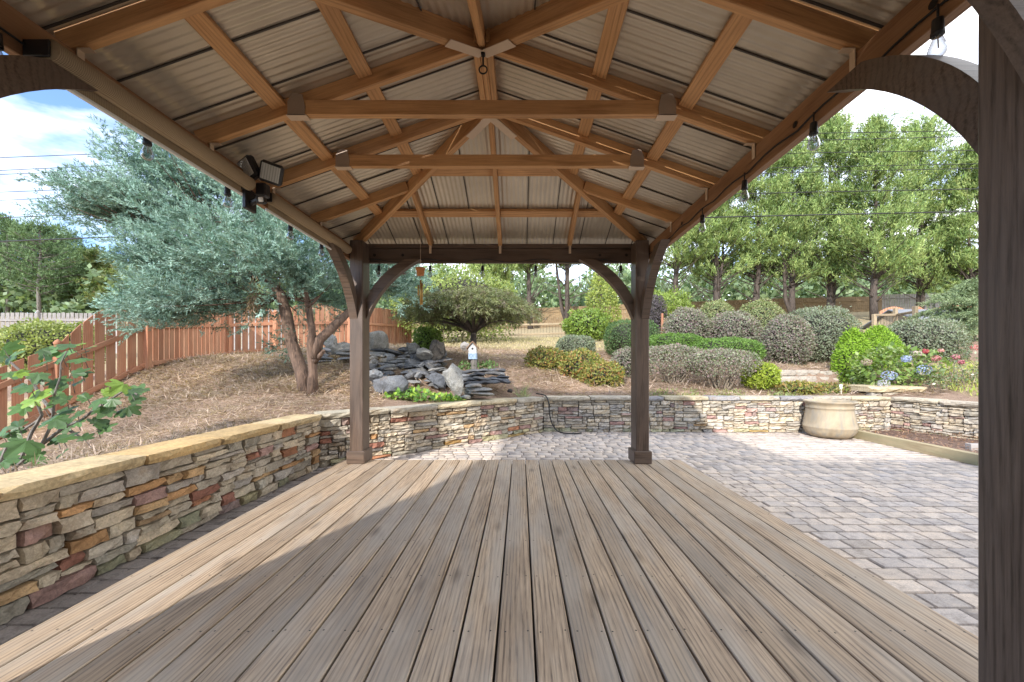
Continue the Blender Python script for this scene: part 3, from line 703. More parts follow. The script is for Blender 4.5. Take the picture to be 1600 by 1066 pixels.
# joint plates under the ridge ends
for yr, s in ((RN, -1), (RF, 1)):
    for sx in (-1, 1):
        d = Vector((sx * XI, s * (YF - RF), RB - RT)); d.normalize(); o = Vector((XG, yr, RT - .029))
        M, L = frame_M(o + d * .004, o + d * .25); V, Fc = cbox_data((L, .066, .004), 0); me = bpy.data.meshes.new('joint_plate'); me.from_pydata([tuple(v) for v in V], [], Fc); me.update()
        obj('joint_plate', me, M_steel, G, M)
for yr in (RN,):
    mb = MB(); c = Vector((XG + .005, yr - .02, RT - .135)); mb.tube([c + Vector((.024 * math.cos(a), 0, .024 * math.sin(a))) for a in np.linspace(0, 2 * math.pi, 17)], .0045, 6, False)
    mb.tube([c + Vector((0, 0, .024)), c + Vector((0, 0, .105))], .006, 6); mb.box((c.x - .012, c.y - .012, c.z + .085), (c.x + .012, c.y + .012, c.z + .112))
    mb.build('eye_hook', M_iron, G)
# L brackets at the rafter feet
for y in RAFT:
    for sx in (-1, 1):
        x = XG + sx * (XI - .004); mb = MB()
        mb.box((min(x, x - sx * .004), y - .014, ZB1 - .075), (max(x, x - sx * .004), y + .014, RB - .002)); mb.box((min(x, x - sx * .055), y - .014, RB - .0035), (max(x, x - sx * .055), y + .014, RB - .0008))
        mb.build('rafter_bracket', M_steel, G)
for xr in (-.785, 0, .785):
    mb = MB(); mb.box((XG + xr - .013, YF - .034, ZB1 - .065), (XG + xr + .013, YF - .029, RB + .01)); mb.build('rafter_bracket', M_steel, G)
# corrugated panels: each sheet a part
def panel(samples, lip):
    """samples: list of (foot, head) pairs across the sheet; built as a ribbed strip"""
    V = []; Fc = []
    for f, h in samples:
        m = [f[i] * .5 + h[i] * .5 for i in range(3)]; V += [f, m, h]
    for i in range(len(samples) - 1):
        for k in range(2): Fc.append((3 * i + k, 3 * i + k + 1, 3 * i + 4 + k, 3 * i + 3 + k))
    b = len(V); n = len(samples) - 1
    V += [(p[0], p[1], p[2] - lip) for p in V[3 * n:3 * n + 3]]
    for k in range(2): Fc.append((3 * n + k, 3 * n + k + 1, b + k + 1, b + k))
    me = bpy.data.meshes.new('roof_panel'); me.from_pydata([tuple(map(float, p)) for p in V], [], Fc); me.update(); me.polygons.foreach_set('use_smooth', np.ones(len(Fc), dtype=bool))
    obj('roof_panel', me, M_roof, G, Matrix.Identity(4))
    f, h = [np.array(p, float) for p in samples[-1]]
    if np.linalg.norm(h - f) > .25: bar('seam_shadow_strip', f + (h - f) * .02 - np.array([0, 0, .010]), h - (h - f) * .01 - np.array([0, 0, .010]), .007, .008, M_seam_shadow, G, c=0)  # dark strip added to draw the shadow line where sheets overlap
M_seam_shadow = plain('seam_shadow_dark', (.07, .06, .05), .8); PH = RD + .006; PW = .305; RIBS = .0435  # seam colour is painted shade of the sheet overlaps
def rib(s): 
    c = math.cos(2 * math.pi * s / RIBS); return 0.0046 * c
y0, y1 = YN - OV, YF + OV
nP = 13; pw = (y1 - y0) / nP
for sx in (-1, 1):
    for i in range(nP):
        sm = []
        for q in range(29):
            y = y0 + pw * i + pw * q / 28 * 1.01
            if y > y1: y = y1
            xt = XI - (YF - y if y > 2.6 else y - YN) * SE / SS if (y < RN or y > RF) else 0.0
            xt = max(0.0, min(XE - .001, xt)); r_ = rib(y) + (q / 28) * -.004
            sm.append(((XG + sx * XE, y, side_z(XE) + PH + r_), (XG + sx * xt, y, side_z(xt) + PH + r_)))
        panel(sm, .012)
nP = 12; pw = 2 * XE / nP
for s, yb, yt in ((1, YF, RF), (-1, YN, RN)):
    for i in range(nP):
        sm = []
        for q in range(29):
            xr = -XE + pw * i + pw * q / 28 * 1.01
            xr = min(xr, XE); yy = yb - s * (XI - abs(xr)) * SS / SE; r_ = rib(xr) + (q / 28) * -.004
            yo = yb + s * OV
            sm.append(((XG + xr, yo, end_z(yo) + PH + r_), (XG + xr, yy, end_z(yy) + PH + r_)))
        panel(sm, .012)
bar('ridge_cap', (XG, RN - .1, RT + PH + .03), (XG, RF + .1, RT + PH + .03), .22, .03, M_tanmetal, G)
for sx in (-1, 1):
    for yb, yr in ((YF, RF), (YN, RN)):
        s = 1 if yb > 2 else -1
        bar('hip_cap', (XG + sx * (XE + .01), yb + s * (OV + .01), side_z(XE) + PH + .03), (XG, yr, RT + PH + .035), .2, .02, M_tanmetal, G)
# fascia boards
zf = side_z(XE) + .045
for sx in (-1, 1):
    bar('fascia', (XG + sx * (XE + .012), YN - OV - .02, zf), (XG + sx * (XE + .012), YF + OV + .02, zf), .022, .105, M_fascia, G)
    bar('soffit_strip', (XG + sx * (XE - .048), YN - OV, zf - .03), (XG + sx * (XE - .048), YF + OV, zf - .03), .07, .02, M_fascia, G)
for y in (YN - OV - .008, YF + OV + .008):
    bar('fascia', (XG - XE, y, zf), (XG + XE, y, zf), .02, .104, M_fascia, G)
# bolts
mb = MB()
for (sx, nm), (xc, yc) in POSTS.items():
    pass
for y in (1.33, 2.0, 3.4, 4.1):
    for sx in (-1, 1):
        x = XG + sx * (XI + .0); M = Matrix.Translation((x, y, 2.30)) @ Matrix.Rotation(R(90), 4, 'Y')
        n = 10; mb.add([M @ Vector((.017 * math.cos(a * 2 * math.pi / n), .017 * math.sin(a * 2 * math.pi / n), -sx * .004)) for a in range(n)], [tuple(range(n))])
for x in (-1.33, .9, -1.65, 1.2):
    n = 10; mb.add([(x + .017 * math.cos(a * 2 * math.pi / n), YF - .004, 2.31 + .017 * math.sin(a * 2 * math.pi / n)) for a in range(n)], [tuple(range(n))])
mb.build('bolt_heads', M_iron, G, kind='stuff')

# ------------------------------------------------------------------ roller shades, flood light, chime, string lights
XS = XG - XI
def roller(y0, y1, label):
    T = thing('roller_shade', label, 'roller shade', (XS, (y0 + y1) / 2, 2.2), 'rolled up shades along the beam')
    x = XS + .088; z = HC + 1.185
    M, L = frame_M((x, y0, z), (x, y1, z)); mb = MB(); n = 18
    mb.tube([(-L / 2, 0, 0), (L / 2, 0, 0)], .043, n); mb.build('shade_roll', M_shade, T, True, M=M)
    M2, L2 = frame_M((x - .036, y0 + .03, z - .036), (x - .036, y1 - .03, z - .036)); V, Fc = cbox_data((L2, .003, .075), 0); me = bpy.data.meshes.new('shade_cloth'); me.from_pydata(V, [], Fc); me.update(); obj('shade_cloth', me, M_shade, T, M2)
    bar('bottom_bar', (x - .036, y0, z - .078), (x - .036, y1 - .02, z - .078), .016, .016, M_white, T)
    for y in (y0 - .006, y1 + .006):
        mb = MB(); mb.box((XS + .001, y - .005, z - .03), (x + .012, y + .005, z + .034), .003); mb.build('end_bracket', M_black, T)
roller(1.47, 2.56, 'longer woven brown roller shade rolled up on the beam nearer the viewer')
roller(2.78, 4.02, 'woven brown roller shade rolled up on the beam between flood light and far post')
def flood():
    T = thing('flood_light', 'black twin head solar flood light with motion sensor mounted on the beam', 'flood light', (XS, 2.67, 2.2))
    c = Vector((XS + .11, 2.66, 2.26))
    MB().box((XS + .001, 2.61, 2.12), (XS + .03, 2.72, 2.25), .006).build('mount_plate', M_black, T)
    mb = MB(); mb.tube([(XS + .03, 2.66, 2.17), (XS + .08, 2.655, 2.19), (XS + .10, 2.65, 2.25)], .018, 8); mb.box((c.x - .035, c.y - .03, c.z - .05), (c.x + .035, c.y + .03, c.z + .04), .008); mb.build('arm', M_black, T)
    for dx, dz, ry, rz in ((-.075, .135, -12, -28), (.072, .105, 14, 22)):
        M = Matrix.Translation(c + Vector((dx, -.02, dz))) @ Matrix.Rotation(R(ry), 4, 'Y') @ Matrix.Rotation(R(rz), 4, 'Z') @ Matrix.Rotation(R(18), 4, 'X')
        h = MB().obox(M, (.135, .06, .135), .015).build('lamp_head', M_black, T)
        MB().obox(M @ Matrix.Translation((0, -.032, 0)), (.108, .004, .10), 0).build('lens', plain('lamp_lens', (.62, .62, .58), .25, var=.05), h)
        mb = MB()
        for k in range(7): mb.obox(M @ Matrix.Translation((-.046 + k * .0153, -.036, 0)), (.004, .004, .098))
        mb.build('led_strip', plain('led_diffuser', (.4, .4, .36), .3), h)
    MB().obox(Matrix.Translation(c + Vector((.02, -.045, -.09))) @ Matrix.Rotation(R(15), 4, 'X'), (.055, .05, .045), .01).build('motion_sensor', M_black, T)
    MB().obox(Matrix.Translation(c + Vector((.035, -.074, -.095))) @ Matrix.Rotation(R(15), 4, 'X'), (.03, .012, .03), .004).build('sensor_eye', M_white, T)
flood()
def chime():
    p = at(657, 425, 4.16); T = thing('wind_chime', 'terracotta cup wind chime with brass tubes hanging from the far beam', 'wind chime', p)
    mb = MB(); mb.lathe([(.030, -.04), (.038, -.038), (.044, .028), (.052, .03), (.052, .042), (.012, .046)], 18, p); mb.build('cup', plain('terracotta', (.48, .19, .06), .6), T, True)
    mb = MB(); mb.tube([p + np.array([0, 0, .04]), p + np.array([0, 0, .44])], .0018, 5); mb.tube([p + np.array([0, 0, -.04]), p + np.array([0, 0, -.13])], .0018, 5); mb.build('cord', M_steel, T)
    for dx, dy, z0, z1 in ((-.022, 0, -.14, -.25), (-.002, .01, -.10, -.35), (.018, -.005, -.12, -.35), (.006, -.015, -.09, -.33)):
        MB().tube([p + np.array([dx, dy, z0]), p + np.array([dx, dy, z1])], .0085, 8).build('tube', plain('brass_tube', (.55, .35, .12), .35, .7), T, True)
chime()
def string_lights(label, cable, bulbs):
    T = thing('string_light', label, 'string lights', cable[0], 'string lights around the gazebo')
    MB().tube(cable, .0045, 5).build('cable', M_blackmatte, T, True)
    for b in bulbs:
        b = np.array(b, float); mb = MB(); mb.tube([b + np.array([0, 0, .09]), b + np.array([0, 0, .035])], .004, 5); mb.lathe([(.008, .045), (.015, .04), (.017, .0), (.0185, -.002), (.0185, -.014), (.015, -.016)], 12, b)
        s = mb.build('socket', M_black, T, True)
        MB().lathe([(.011, -.0165), (.014, -.024), (.0235, -.048), (.0265, -.062), (.0225, -.078), (.010, -.088), (.002, -.0895)], 16, b).build('bulb', M_glass, s, True)
        MB().tube([b + np.array([0, 0, -.016]), b + np.array([.002, 0, -.055])], .002, 5).build('filament', M_steel, s)
zc = ZB0 + .045
def sagline(y0, y1, x, n=40): return [(x, y0 + (y1 - y0) * i / n, zc - .018 + .022 * abs(math.cos(i * .65))) for i in range(n + 1)]
xl, xr_ = XS + .012, XG + XI - .012
bz = ZB0 - .045
string_lights('black cable string lights with clear bulbs along the shaded beam above the roller shades', sagline(.95, 4.38, xl - .004), [(XS + .02, y, bz + dz) for y, dz in ((1.372, .02), (1.93, -.01), (2.46, -.03), (3.13, -.02), (3.62, -.02))])
string_lights('black cable string lights with clear bulbs along the sunny beam opposite the roller shades', sagline(.95, 4.38, xr_ + .004), [(XG + XI - .02, y, bz + dz) for y, dz in ((1.30, .0), (1.85, -.005), (2.42, -.01), (2.98, -.01), (3.85, -.01))])
string_lights('black cable string lights with clear bulbs hung across the far beam', [(XG - XI + .02 + (2 * XI - .04) * i / 40, YF - .028, zc - .03 + .02 * math.sin(i * .8)) for i in range(41)], [((px - VX) / F * 4.38, 4.385, HC + (VY - 421) / F * 4.38) for px in (592, 672, 754, 837, 970)])

# ------------------------------------------------------------------ house behind the viewer (its corner shades the deck)
def house():
    T = thing('house', 'two storey beige house standing behind the viewer and shading the deck', 'house', (3, -6, 0))
    yh = -3.2; xh = -0.43 - (4.22 - yh) * .4506 + .1
    MB().box((xh, yh - 9, -.3), (xh + 15, yh, 5.0)).build('wall', plain('beige_siding', (.62, .58, .50), .8, var=.05), T)
    V = [(xh - .0, yh - 9.3, 5.002), (xh + 15.3, yh - 9.3, 5.002), (xh + 15.3, yh + .05, 5.002), (xh - .0, yh + .05, 5.002), (xh + 3, yh - 4.6, 6.6), (xh + 12, yh - 4.6, 6.6)]
    MB().add(V, [(0, 3, 2, 1), (0, 1, 5, 4), (2, 3, 4, 5), (3, 0, 4), (1, 2, 5)]).build('roof', plain('roof_shingles', (.14, .13, .12), .9), T)
    for x in (xh + 1.6, xh + 5, xh + 8.6):
        f = MB().box((x, yh + .002, .9), (x + 1.1, yh + .05, 2.3)).build('window_frame', M_white, T)
        MB().box((x + .06, yh + .05, .96), (x + 1.04, yh + .056, 2.24)).build('pane', plain('window_glass', (.06, .07, .08), .08), f)
house()

# ------------------------------------------------------------------ foliage builders
def gz(x, y): return float(hz(x, y))
def join(parts):
    Vs, Qs, Ts = [], [], []; b = 0
    for V, Q, T in parts:
        Vs.append(V); Qs.append(Q + b); Ts.append(T if len(T) == len(V) else np.repeat(T, 4, 0)); b += len(V)
    return np.concatenate(Vs), np.concatenate(Qs), np.concatenate(Ts)
def build_leaves(name, parts, mat, parent, kind=None):
    V, Q, T = join(parts); return obj(name, mesh_np(name, V, Q, T), mat, parent, Matrix.Identity(4), kind=kind)
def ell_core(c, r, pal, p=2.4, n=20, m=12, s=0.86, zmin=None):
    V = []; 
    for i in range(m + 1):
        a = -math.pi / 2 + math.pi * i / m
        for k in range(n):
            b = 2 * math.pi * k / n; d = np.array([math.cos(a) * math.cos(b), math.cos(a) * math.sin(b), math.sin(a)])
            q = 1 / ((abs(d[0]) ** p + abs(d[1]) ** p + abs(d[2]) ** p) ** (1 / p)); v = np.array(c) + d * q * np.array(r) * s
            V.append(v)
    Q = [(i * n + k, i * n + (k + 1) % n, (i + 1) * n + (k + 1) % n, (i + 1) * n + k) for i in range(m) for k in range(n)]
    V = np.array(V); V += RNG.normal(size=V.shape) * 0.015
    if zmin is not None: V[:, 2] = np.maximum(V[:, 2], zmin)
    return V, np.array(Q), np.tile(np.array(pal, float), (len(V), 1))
def super_shell(n, c, r, p, lo=0.86, hi=1.03, lump_=0.05, cutlow=-1.0, rng=RNG):
    d = runit(n, rng); d = d[d[:, 2] > cutlow]
    q = 1 / ((np.abs(d) ** p).sum(1) ** (1 / p))
    ph = rng.random(6) * 6
    w = 1 + lump_ * (np.sin(d[:, 0] * 5 + ph[0]) * np.sin(d[:, 1] * 6 + ph[1]) + np.sin(d[:, 2] * 7 + ph[2]) * np.sin(d[:, 0] * 9 + ph[3])) 
    rad = q * w * (lo + (hi - lo) * rng.random(len(d)) ** 0.5)
    return np.array(c) + d * rad[:, None] * np.array(r), norm(d / np.array(r))
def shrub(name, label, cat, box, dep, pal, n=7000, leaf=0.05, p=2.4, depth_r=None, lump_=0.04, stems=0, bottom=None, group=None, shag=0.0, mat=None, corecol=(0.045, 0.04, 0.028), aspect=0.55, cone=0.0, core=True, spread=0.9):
    """BOX: photo pixels left, top, right, bottom; DEP: metres away"""
    x0, y0, x1, y1 = box; a = at(x0, y0, dep); b = at(x1, y1, dep)
    cx = (a[0] + b[0]) / 2; rx = abs(b[0] - a[0]) / 2; top = a[2]; bot = b[2]
    ry = depth_r or rx * 0.95; g = gz(cx, dep + ry * .6)
    T = thing(name, label, cat, (cx, dep + ry, g), group)
    c = (cx, dep + ry, (top + bot) / 2); r = (rx, ry, (top - bot) / 2)
    P, N = super_shell(n, c, r, p, 0.84 - shag, 1.03 + shag, lump_, -0.92 if stems == 0 else -0.7)
    if cone: 
        f = np.clip((P[:, 2] - bot) / (top - bot), 0, 1); k = 1 - cone * f ** 1.4
        P[:, 0] = cx + (P[:, 0] - cx) * k; P[:, 1] = c[1] + (P[:, 1] - c[1]) * k
    stray = RNG.random(len(P)) < .025; P[stray] = np.array(c) + (P[stray] - np.array(c)) * RNG.uniform(1.03, 1.13, (stray.sum(), 1))
    if stems:
        f = np.clip((P[:, 2] - bot) / (top - bot), 0, 1); k = 0.30 + 0.70 * np.clip(f / .72, 0, 1)
        P[:, 0] = cx + (P[:, 0] - cx) * k; P[:, 1] = c[1] + (P[:, 1] - c[1]) * k; kp = RNG.random(len(P)) < .03 + .97 * np.clip((f - .38) / .22, 0, 1); P, N = P[kp], N[kp]
    m = len(P); D = norm(runit(m) * spread + N * 0.55 + np.array([0, 0, 0.25])); Nn = N + runit(m) * 0.5
    L = leaf * RNG.uniform(0.65, 1.35, m)
    V, Q = leaves(P, D, Nn, L, L * aspect)
    parts = [(V, Q, tints(pal, m))]
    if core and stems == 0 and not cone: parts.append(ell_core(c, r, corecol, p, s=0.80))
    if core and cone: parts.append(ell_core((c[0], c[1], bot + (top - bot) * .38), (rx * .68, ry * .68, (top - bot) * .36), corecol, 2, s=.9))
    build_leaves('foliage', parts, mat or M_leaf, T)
    ns = stems or 4; mb = MB()
    for i in range(ns):
        a_ = 2 * math.pi * i / ns + random.random(); rr = random.uniform(.05, .22) * rx
        e = Vector((cx + math.cos(a_) * rx * random.uniform(.3, .8), c[1] + math.sin(a_) * ry * random.uniform(.3, .8), bot + (top - bot) * random.uniform(.5, .8)))
        s = Vector((cx + math.cos(a_) * rr, c[1] + math.sin(a_) * rr, g - .05)); md = s.lerp(e, .5) + Vector((random.gauss(0, .04), random.gauss(0, .04), .03))
        mb.tube([s, md, e], [.016, .012, .006], 5)
        if stems:
            for q in range(3):
                t = md.lerp(e, random.random()); mb.tube([t, t + Vector((random.gauss(0, .12), random.gauss(0, .12), .22))], [.008, .003], 4)
    mb.build('stems', M_twig, T)
    return T
def twig_tree(mb, path, r0, r1, n=7):
    m = len(path); mb.tube(path, [r0 + (r1 - r0) * (i / (m - 1)) ** 0.8 for i in range(m)], n)
def bez(a, b, c, n=8):
    a, b, c = map(np.array, (a, b, c)); t = np.linspace(0, 1, n)[:, None]; return (1 - t) ** 2 * a + 2 * t * (1 - t) * b + t ** 2 * c
def wob(P, s): 
    P = np.array(P, float); P[1:-1] += RNG.normal(size=P[1:-1].shape) * s; return P
def spray(P, D, length, k, lf, lw, spread, pal, droop=0.0, jit=0.02):
    """K slim leaflets fan out along each sprig"""
    n = len(P); t = RNG.random((n, k)) ** 0.8; D = norm(D)
    L = np.reshape(length, (-1, 1)) * np.ones((n, 1))
    base = P[:, None] + D[:, None] * (t * L)[..., None]
    base[..., 2] -= droop * (t * L) ** 2
    dirs = D[:, None] * 0.9 + RNG.normal(size=(n, k, 3)) * spread
    B = base.reshape(-1, 3) + RNG.normal(size=(n * k, 3)) * jit
    dd = norm(dirs.reshape(-1, 3)); N = runit(n * k) + np.array([0, 0, .6])
    LL = lf * RNG.uniform(0.6, 1.35, n * k); V, Q = leaves(B, dd, N, LL, lw * RNG.uniform(.7, 1.3, n * k))
    c = np.repeat(tints(pal, n, jit=.14), k, 0) * (1 + RNG.normal(size=(n * k, 1)) * .10)
    return V, Q, c.clip(0.005, 1)

# ------------------------------------------------------------------ the blue juniper
BLUE = [(0.25, 0.39, 0.33), (0.19, 0.315, 0.26), (0.32, 0.46, 0.40), (0.135, 0.22, 0.17), (0.26, 0.36, 0.29)]
def juniper():
    base = at(483, 612, 6.1); base[2] = gz(base[0], base[1]) - .05
    T = thing('juniper_tree', 'spreading blue green juniper with twin shaggy trunks standing on pine straw', 'tree', base)
    mb = MB(); tw = MB()
    A = [at(x, y, d) for x, y, d in ((480, 618, 6.15), (474, 578, 6.2), (460, 535, 6.25), (450, 497, 6.3), (438, 462, 6.35), (410, 425, 6.4), (370, 390, 6.5), (330, 350, 6.5))]
    B = [at(x, y, d) for x, y, d in ((488, 622, 6.05), (488, 585, 6.05), (488, 545, 6.05), (484, 510, 6.0), (478, 472, 5.95), (468, 425, 5.9), (450, 380, 5.9), (420, 340, 5.9))]
    C = [at(x, y, d) for x, y, d in ((492, 560, 6.05), (503, 535, 6.05), (525, 508, 6.1), (545, 490, 6.2), (575, 465, 6.4), (610, 440, 6.6), (640, 425, 6.8))]
    mb.tube(wob(A, .035), [.115, .10, .092, .088, .075, .06, .045, .025], 10); trunk = mb
    trunk.tube(wob(B, .03), [.09, .068, .066, .054, .046, .038, .03, .018], 10); trunk.tube(wob(C, .03), [.07, .072, .065, .055, .042, .03, .018], 9)
    for x, y, d, x2, y2, d2, r in ((490, 565, 6.05, 506, 548, 5.9, .05), (480, 480, 5.95, 500, 462, 6.0, .025), (478, 465, 5.95, 455, 440, 5.8, .03)):
        trunk.tube([at(x, y, d), at((x + x2) / 2, (y + y2) / 2 + 2, d), at(x2, y2, d2)], [r, r * .8, r * .5], 7)
    trunk.build('trunk', M_bark_cedar, T, True)
    lobes = [((368, 358, 6.5), (1.45, 1.2, .88), 430), ((238, 335, 6.3), (.70, .6, .26), 140), ((300, 470, 6.1), (.62, .6, .30), 160), ((448, 412, 5.9), (.92, .8, .46), 230), ((172, 333, 6.2), (.36, .3, .10), 45),
             ((585, 432, 6.8), (.7, .7, .36), 140), ((318, 285, 6.6), (.75, .8, .40), 130), ((385, 470, 6.2), (.42, .4, .20), 70), ((500, 450, 6.6), (.6, .6, .32), 90), ((275, 405, 6.3), (.48, .5, .26), 80)]
    roots = np.array(list(A[4:]) + list(B[4:]) + list(C[4:]) + [at(300, 400, 6.4), at(240, 420, 6.2), at(250, 370, 6.4)])
    tw.tube(wob([A[5], at(350, 430, 6.3), at(300, 455, 6.15), at(250, 470, 6.1)], .03), [.045, .035, .025, .012], 7)
    tw.tube(wob([A[6], at(300, 375, 6.4), at(230, 355, 6.35), at(170, 340, 6.25), at(120, 335, 6.2)], .03), [.045, .036, .028, .018, .008], 7)
    tw.tube(wob([A[5], at(345, 445, 6.35), at(290, 462, 6.3)], .03), [.04, .03, .012], 6)
    parts = []; core = np.array(at(430, 450, 6.2))
    for (px, py, d), r, n in lobes:
        c = at(px, py, d); kc = max(4, n // 9); CC = c + runit(kc) * np.array(r) * (RNG.random((kc, 1)) ** .35); P = CC[RNG.integers(0, kc, n)] + RNG.normal(size=(n, 3)) * np.array([.17, .17, .09])
        out = P - core; out[:, 2] *= .55; D = norm(norm(out) * .8 + np.array([-.28, 0, .34]) + RNG.normal(size=(n, 3)) * .26)
        L = RNG.uniform(.30, .70, n)
        for i in range(0, n, 4):
            j = np.argmin(((roots - P[i]) ** 2).sum(1)); s = roots[j]; m = (s + P[i]) / 2 + np.array([0, 0, -.08]); tw.tube(bez(s, m, P[i] + D[i] * .25, 5), [.014, .011, .009, .006, .003], 4)
        # each limb end: side sprigs
        k = 11; t = RNG.random((n, k)); base_ = P[:, None] + D[:, None] * (t * L[:, None] * 1.0)[..., None]; base_[..., 2] -= .10 * t ** 2
        dirs = D[:, None] * .85 + RNG.normal(size=(n, k, 3)) * .48; dirs[..., 2] = dirs[..., 2] * .9 + .10
        parts.append(spray(base_.reshape(-1, 3), dirs.reshape(-1, 3), RNG.uniform(.11, .23, n * k), 25, .046, .0115, .34, BLUE, .10, .010))
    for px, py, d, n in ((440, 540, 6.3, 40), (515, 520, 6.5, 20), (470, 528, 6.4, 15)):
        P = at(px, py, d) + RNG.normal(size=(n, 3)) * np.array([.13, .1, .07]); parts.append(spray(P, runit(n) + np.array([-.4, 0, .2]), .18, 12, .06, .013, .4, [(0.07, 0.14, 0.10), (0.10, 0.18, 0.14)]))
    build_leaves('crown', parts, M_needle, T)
    tw.build('limbs', M_bark_cedar, T, True)
    n = 60; P = at(396, 455, 5.9) + RNG.normal(size=(n, 3)) * np.array([.025, .03, .16]); D = RNG.normal(size=(n, 3)) * .3 + np.array([0, 0, -1])
    build_leaves('dead_sprig', [spray(P, D, .15, 5, .08, .012, .3, [(.34, .26, .18), (.25, .18, .12)])], M_leaf, T, 'stuff')
juniper()

# ------------------------------------------------------------------ the row of tall evergreens behind the garden
EVER = [(0.26, 0.36, 0.115), (0.19, 0.285, 0.09), (0.34, 0.43, 0.15), (0.13, 0.205, 0.07), (0.29, 0.34, 0.12)]
def evergreen(px, pyb, dep, top_py, wpx, crown_py, label, nst, seed, dens=1.0):
    rg = np.random.default_rng(seed); b = at(px, pyb, dep); b[2] = gz(b[0], b[1]) - .1; ztop = at(px, top_py, dep)[2]; H = ztop - b[2]; Rm = wpx / F * dep / 2
    zc0 = at(px, crown_py - 12, dep)[2]; T = thing('evergreen_tree', label, 'tree', b, 'tall evergreens in a row behind the garden')
    mb = MB(); stems = []
    for k in range(nst):
        a = rg.uniform(0, 6.28); sp = (0 if k == 0 else rg.uniform(.14, .26)) * Rm
        e = b + np.array([math.cos(a) * sp * 1.7, math.sin(a) * sp * .8, H * rg.uniform(.72, .95)])
        pth = wob([b + np.array([.08 * k, 0, 0]), b + (e - b) * .14 + np.array([math.cos(a), math.sin(a), 0]) * sp * .45, b + (e - b) * .42 + np.array([math.cos(a), 0, 0]) * sp * .25, e], .07)
        stems.append(pth); r = .24 * (1 if k == 0 else .62) * (H / 14) ** .5; mb.tube(pth, [r, r * .85, r * .6, .03], 7)
    P = []; D = []; S = []
    nb = int(95 * dens)
    for i in range(nb):
        f = (i + rg.random()) / nb; z = zc0 + (ztop - zc0) * f
        prof = (math.sin(math.pi * min(1, .24 + .76 * f)) ** .75) * (1 - .15 * f); a = rg.uniform(0, 6.28); rad = Rm * prof * rg.uniform(.55, 1.08)
        tip = np.array([b[0] + math.cos(a) * rad, b[1] + math.sin(a) * rad, z + rad * .16]); ax = stems[i % nst]; q = np.clip((z - b[2]) / H, 0, .9); st = ax[1] + (ax[3] - ax[1]) * max(0, q - .16)
        st = np.array([st[0], st[1], z - rad * .45]); 
        if i % 2 == 0 or f < .3: mb.tube(bez(st, (st + tip) / 2 + np.array([0, 0, -.05 * rad]), tip, 5), [.055, .045, .035, .022, .01], 4)
        m = int(46 * (0.5 + prof)); kq = 1 - rg.random(4) ** 1.3 * .60; t = kq[rg.integers(0, 4, m)]; oc = rg.normal(size=(4, 3)) * np.array([.34, .34, .16]); c = st + (tip - st) * t[:, None] + (oc[rg.integers(0, 4, m)] + rg.normal(size=(m, 3)) * np.array([.17, .17, .12])) * (Rm / 2.4)
        P.append(c); d = (tip - st) / (np.linalg.norm(tip - st) + 1e-6); D.append(d * .85 + rg.normal(size=(m, 3)) * .30 + np.array([0, 0, .65]))
    for i in range(9):                                               # feathery leaders
        a = rg.uniform(0, 6.28); q = rg.uniform(0, .62) * Rm; h0 = ztop - H * .16 - q * .55; m = 46; t = rg.random(m)
        P.append(np.array([b[0] + math.cos(a) * q, b[1] + math.sin(a) * q, h0]) + t[:, None] * np.array([0, 0, H * .17]) + rg.normal(size=(m, 3)) * (np.array([.42, .42, .15]) * (1.02 - t)[:, None])); D.append(rg.normal(size=(m, 3)) * .35 + np.array([0, 0, 1.0]))
    # bare lower limbs
    for i in range(16):
        a = rg.uniform(0, 6.28); st = stems[i % nst]; q = rg.uniform(.10, .30); s = st[0] + (st[2] - st[0]) * (q / .42); L = Rm * rg.uniform(.45, .95)
        e = s + np.array([math.cos(a) * L, math.sin(a) * L * .7, rg.uniform(.6, 1.9)]); mb.tube(bez(s, (s + e) / 2 + np.array([0, 0, -.15]), e, 5), [.05, .04, .03, .018, .008], 4)
        for _ in range(2):
            u = s + (e - s) * rg.uniform(.5, .9); mb.tube([u, u + np.array([rg.normal() * .35, rg.normal() * .3, .5])], [.014, .005], 3)
    mb.build('trunk', M_bark_dark, T, True)
    P = np.concatenate(P); D = np.concatenate(D)
    build_leaves('crown', [spray(P, D, RNG.uniform(.25, .55, len(P)), 9, .21, .045, .42, EVER, .0, .035)], M_needle, T)
TREES = [(778, 500, 30, 330, 92, 452, 'slim dark evergreen first in the row nearest the juniper side', 2), (829, 500, 29.5, 250, 92, 432, 'evergreen with one stout bare trunk left of the forked pair behind the rail fence', 1),
         (884, 498, 29, 240, 105, 425, 'evergreen forking into three bare stems behind the stockade fence', 3), (936, 500, 29.5, 250, 80, 425, 'evergreen with bare trunk partly covered by the yellow green vine', 2),
         (1056, 480, 27, 235, 122, 428, 'evergreen rising above the lattice and purple shrub', 2), (1119, 486, 27, 225, 118, 445, 'evergreen with fanned bare branches behind the clipped shrubs', 3),
         (1180, 484, 27.5, 215, 118, 440, 'evergreen with paired trunks behind the rounded green shrub', 2), (1238, 490, 27, 205, 112, 452, 'evergreen with a dark leaning trunk above the purple ball shrub', 2),
         (1297, 492, 27, 190, 118, 445, 'tallest evergreen in the row with slanting bare stems', 3), (1366, 505, 24, 195, 122, 450, 'evergreen with a single straight grey trunk behind the split rail post', 1),
         (1437, 500, 26, 196, 128, 455, 'evergreen with dark twiggy trunk in front of the grey fence', 2), (1530, 505, 24, 222, 120, 470, 'evergreen at the end of the row beside the near post', 2)]
for i, (a, bb, c, d, e, f, lab, ns) in enumerate(TREES): evergreen(a, bb, c, d, e, f, lab, ns, 100 + i)

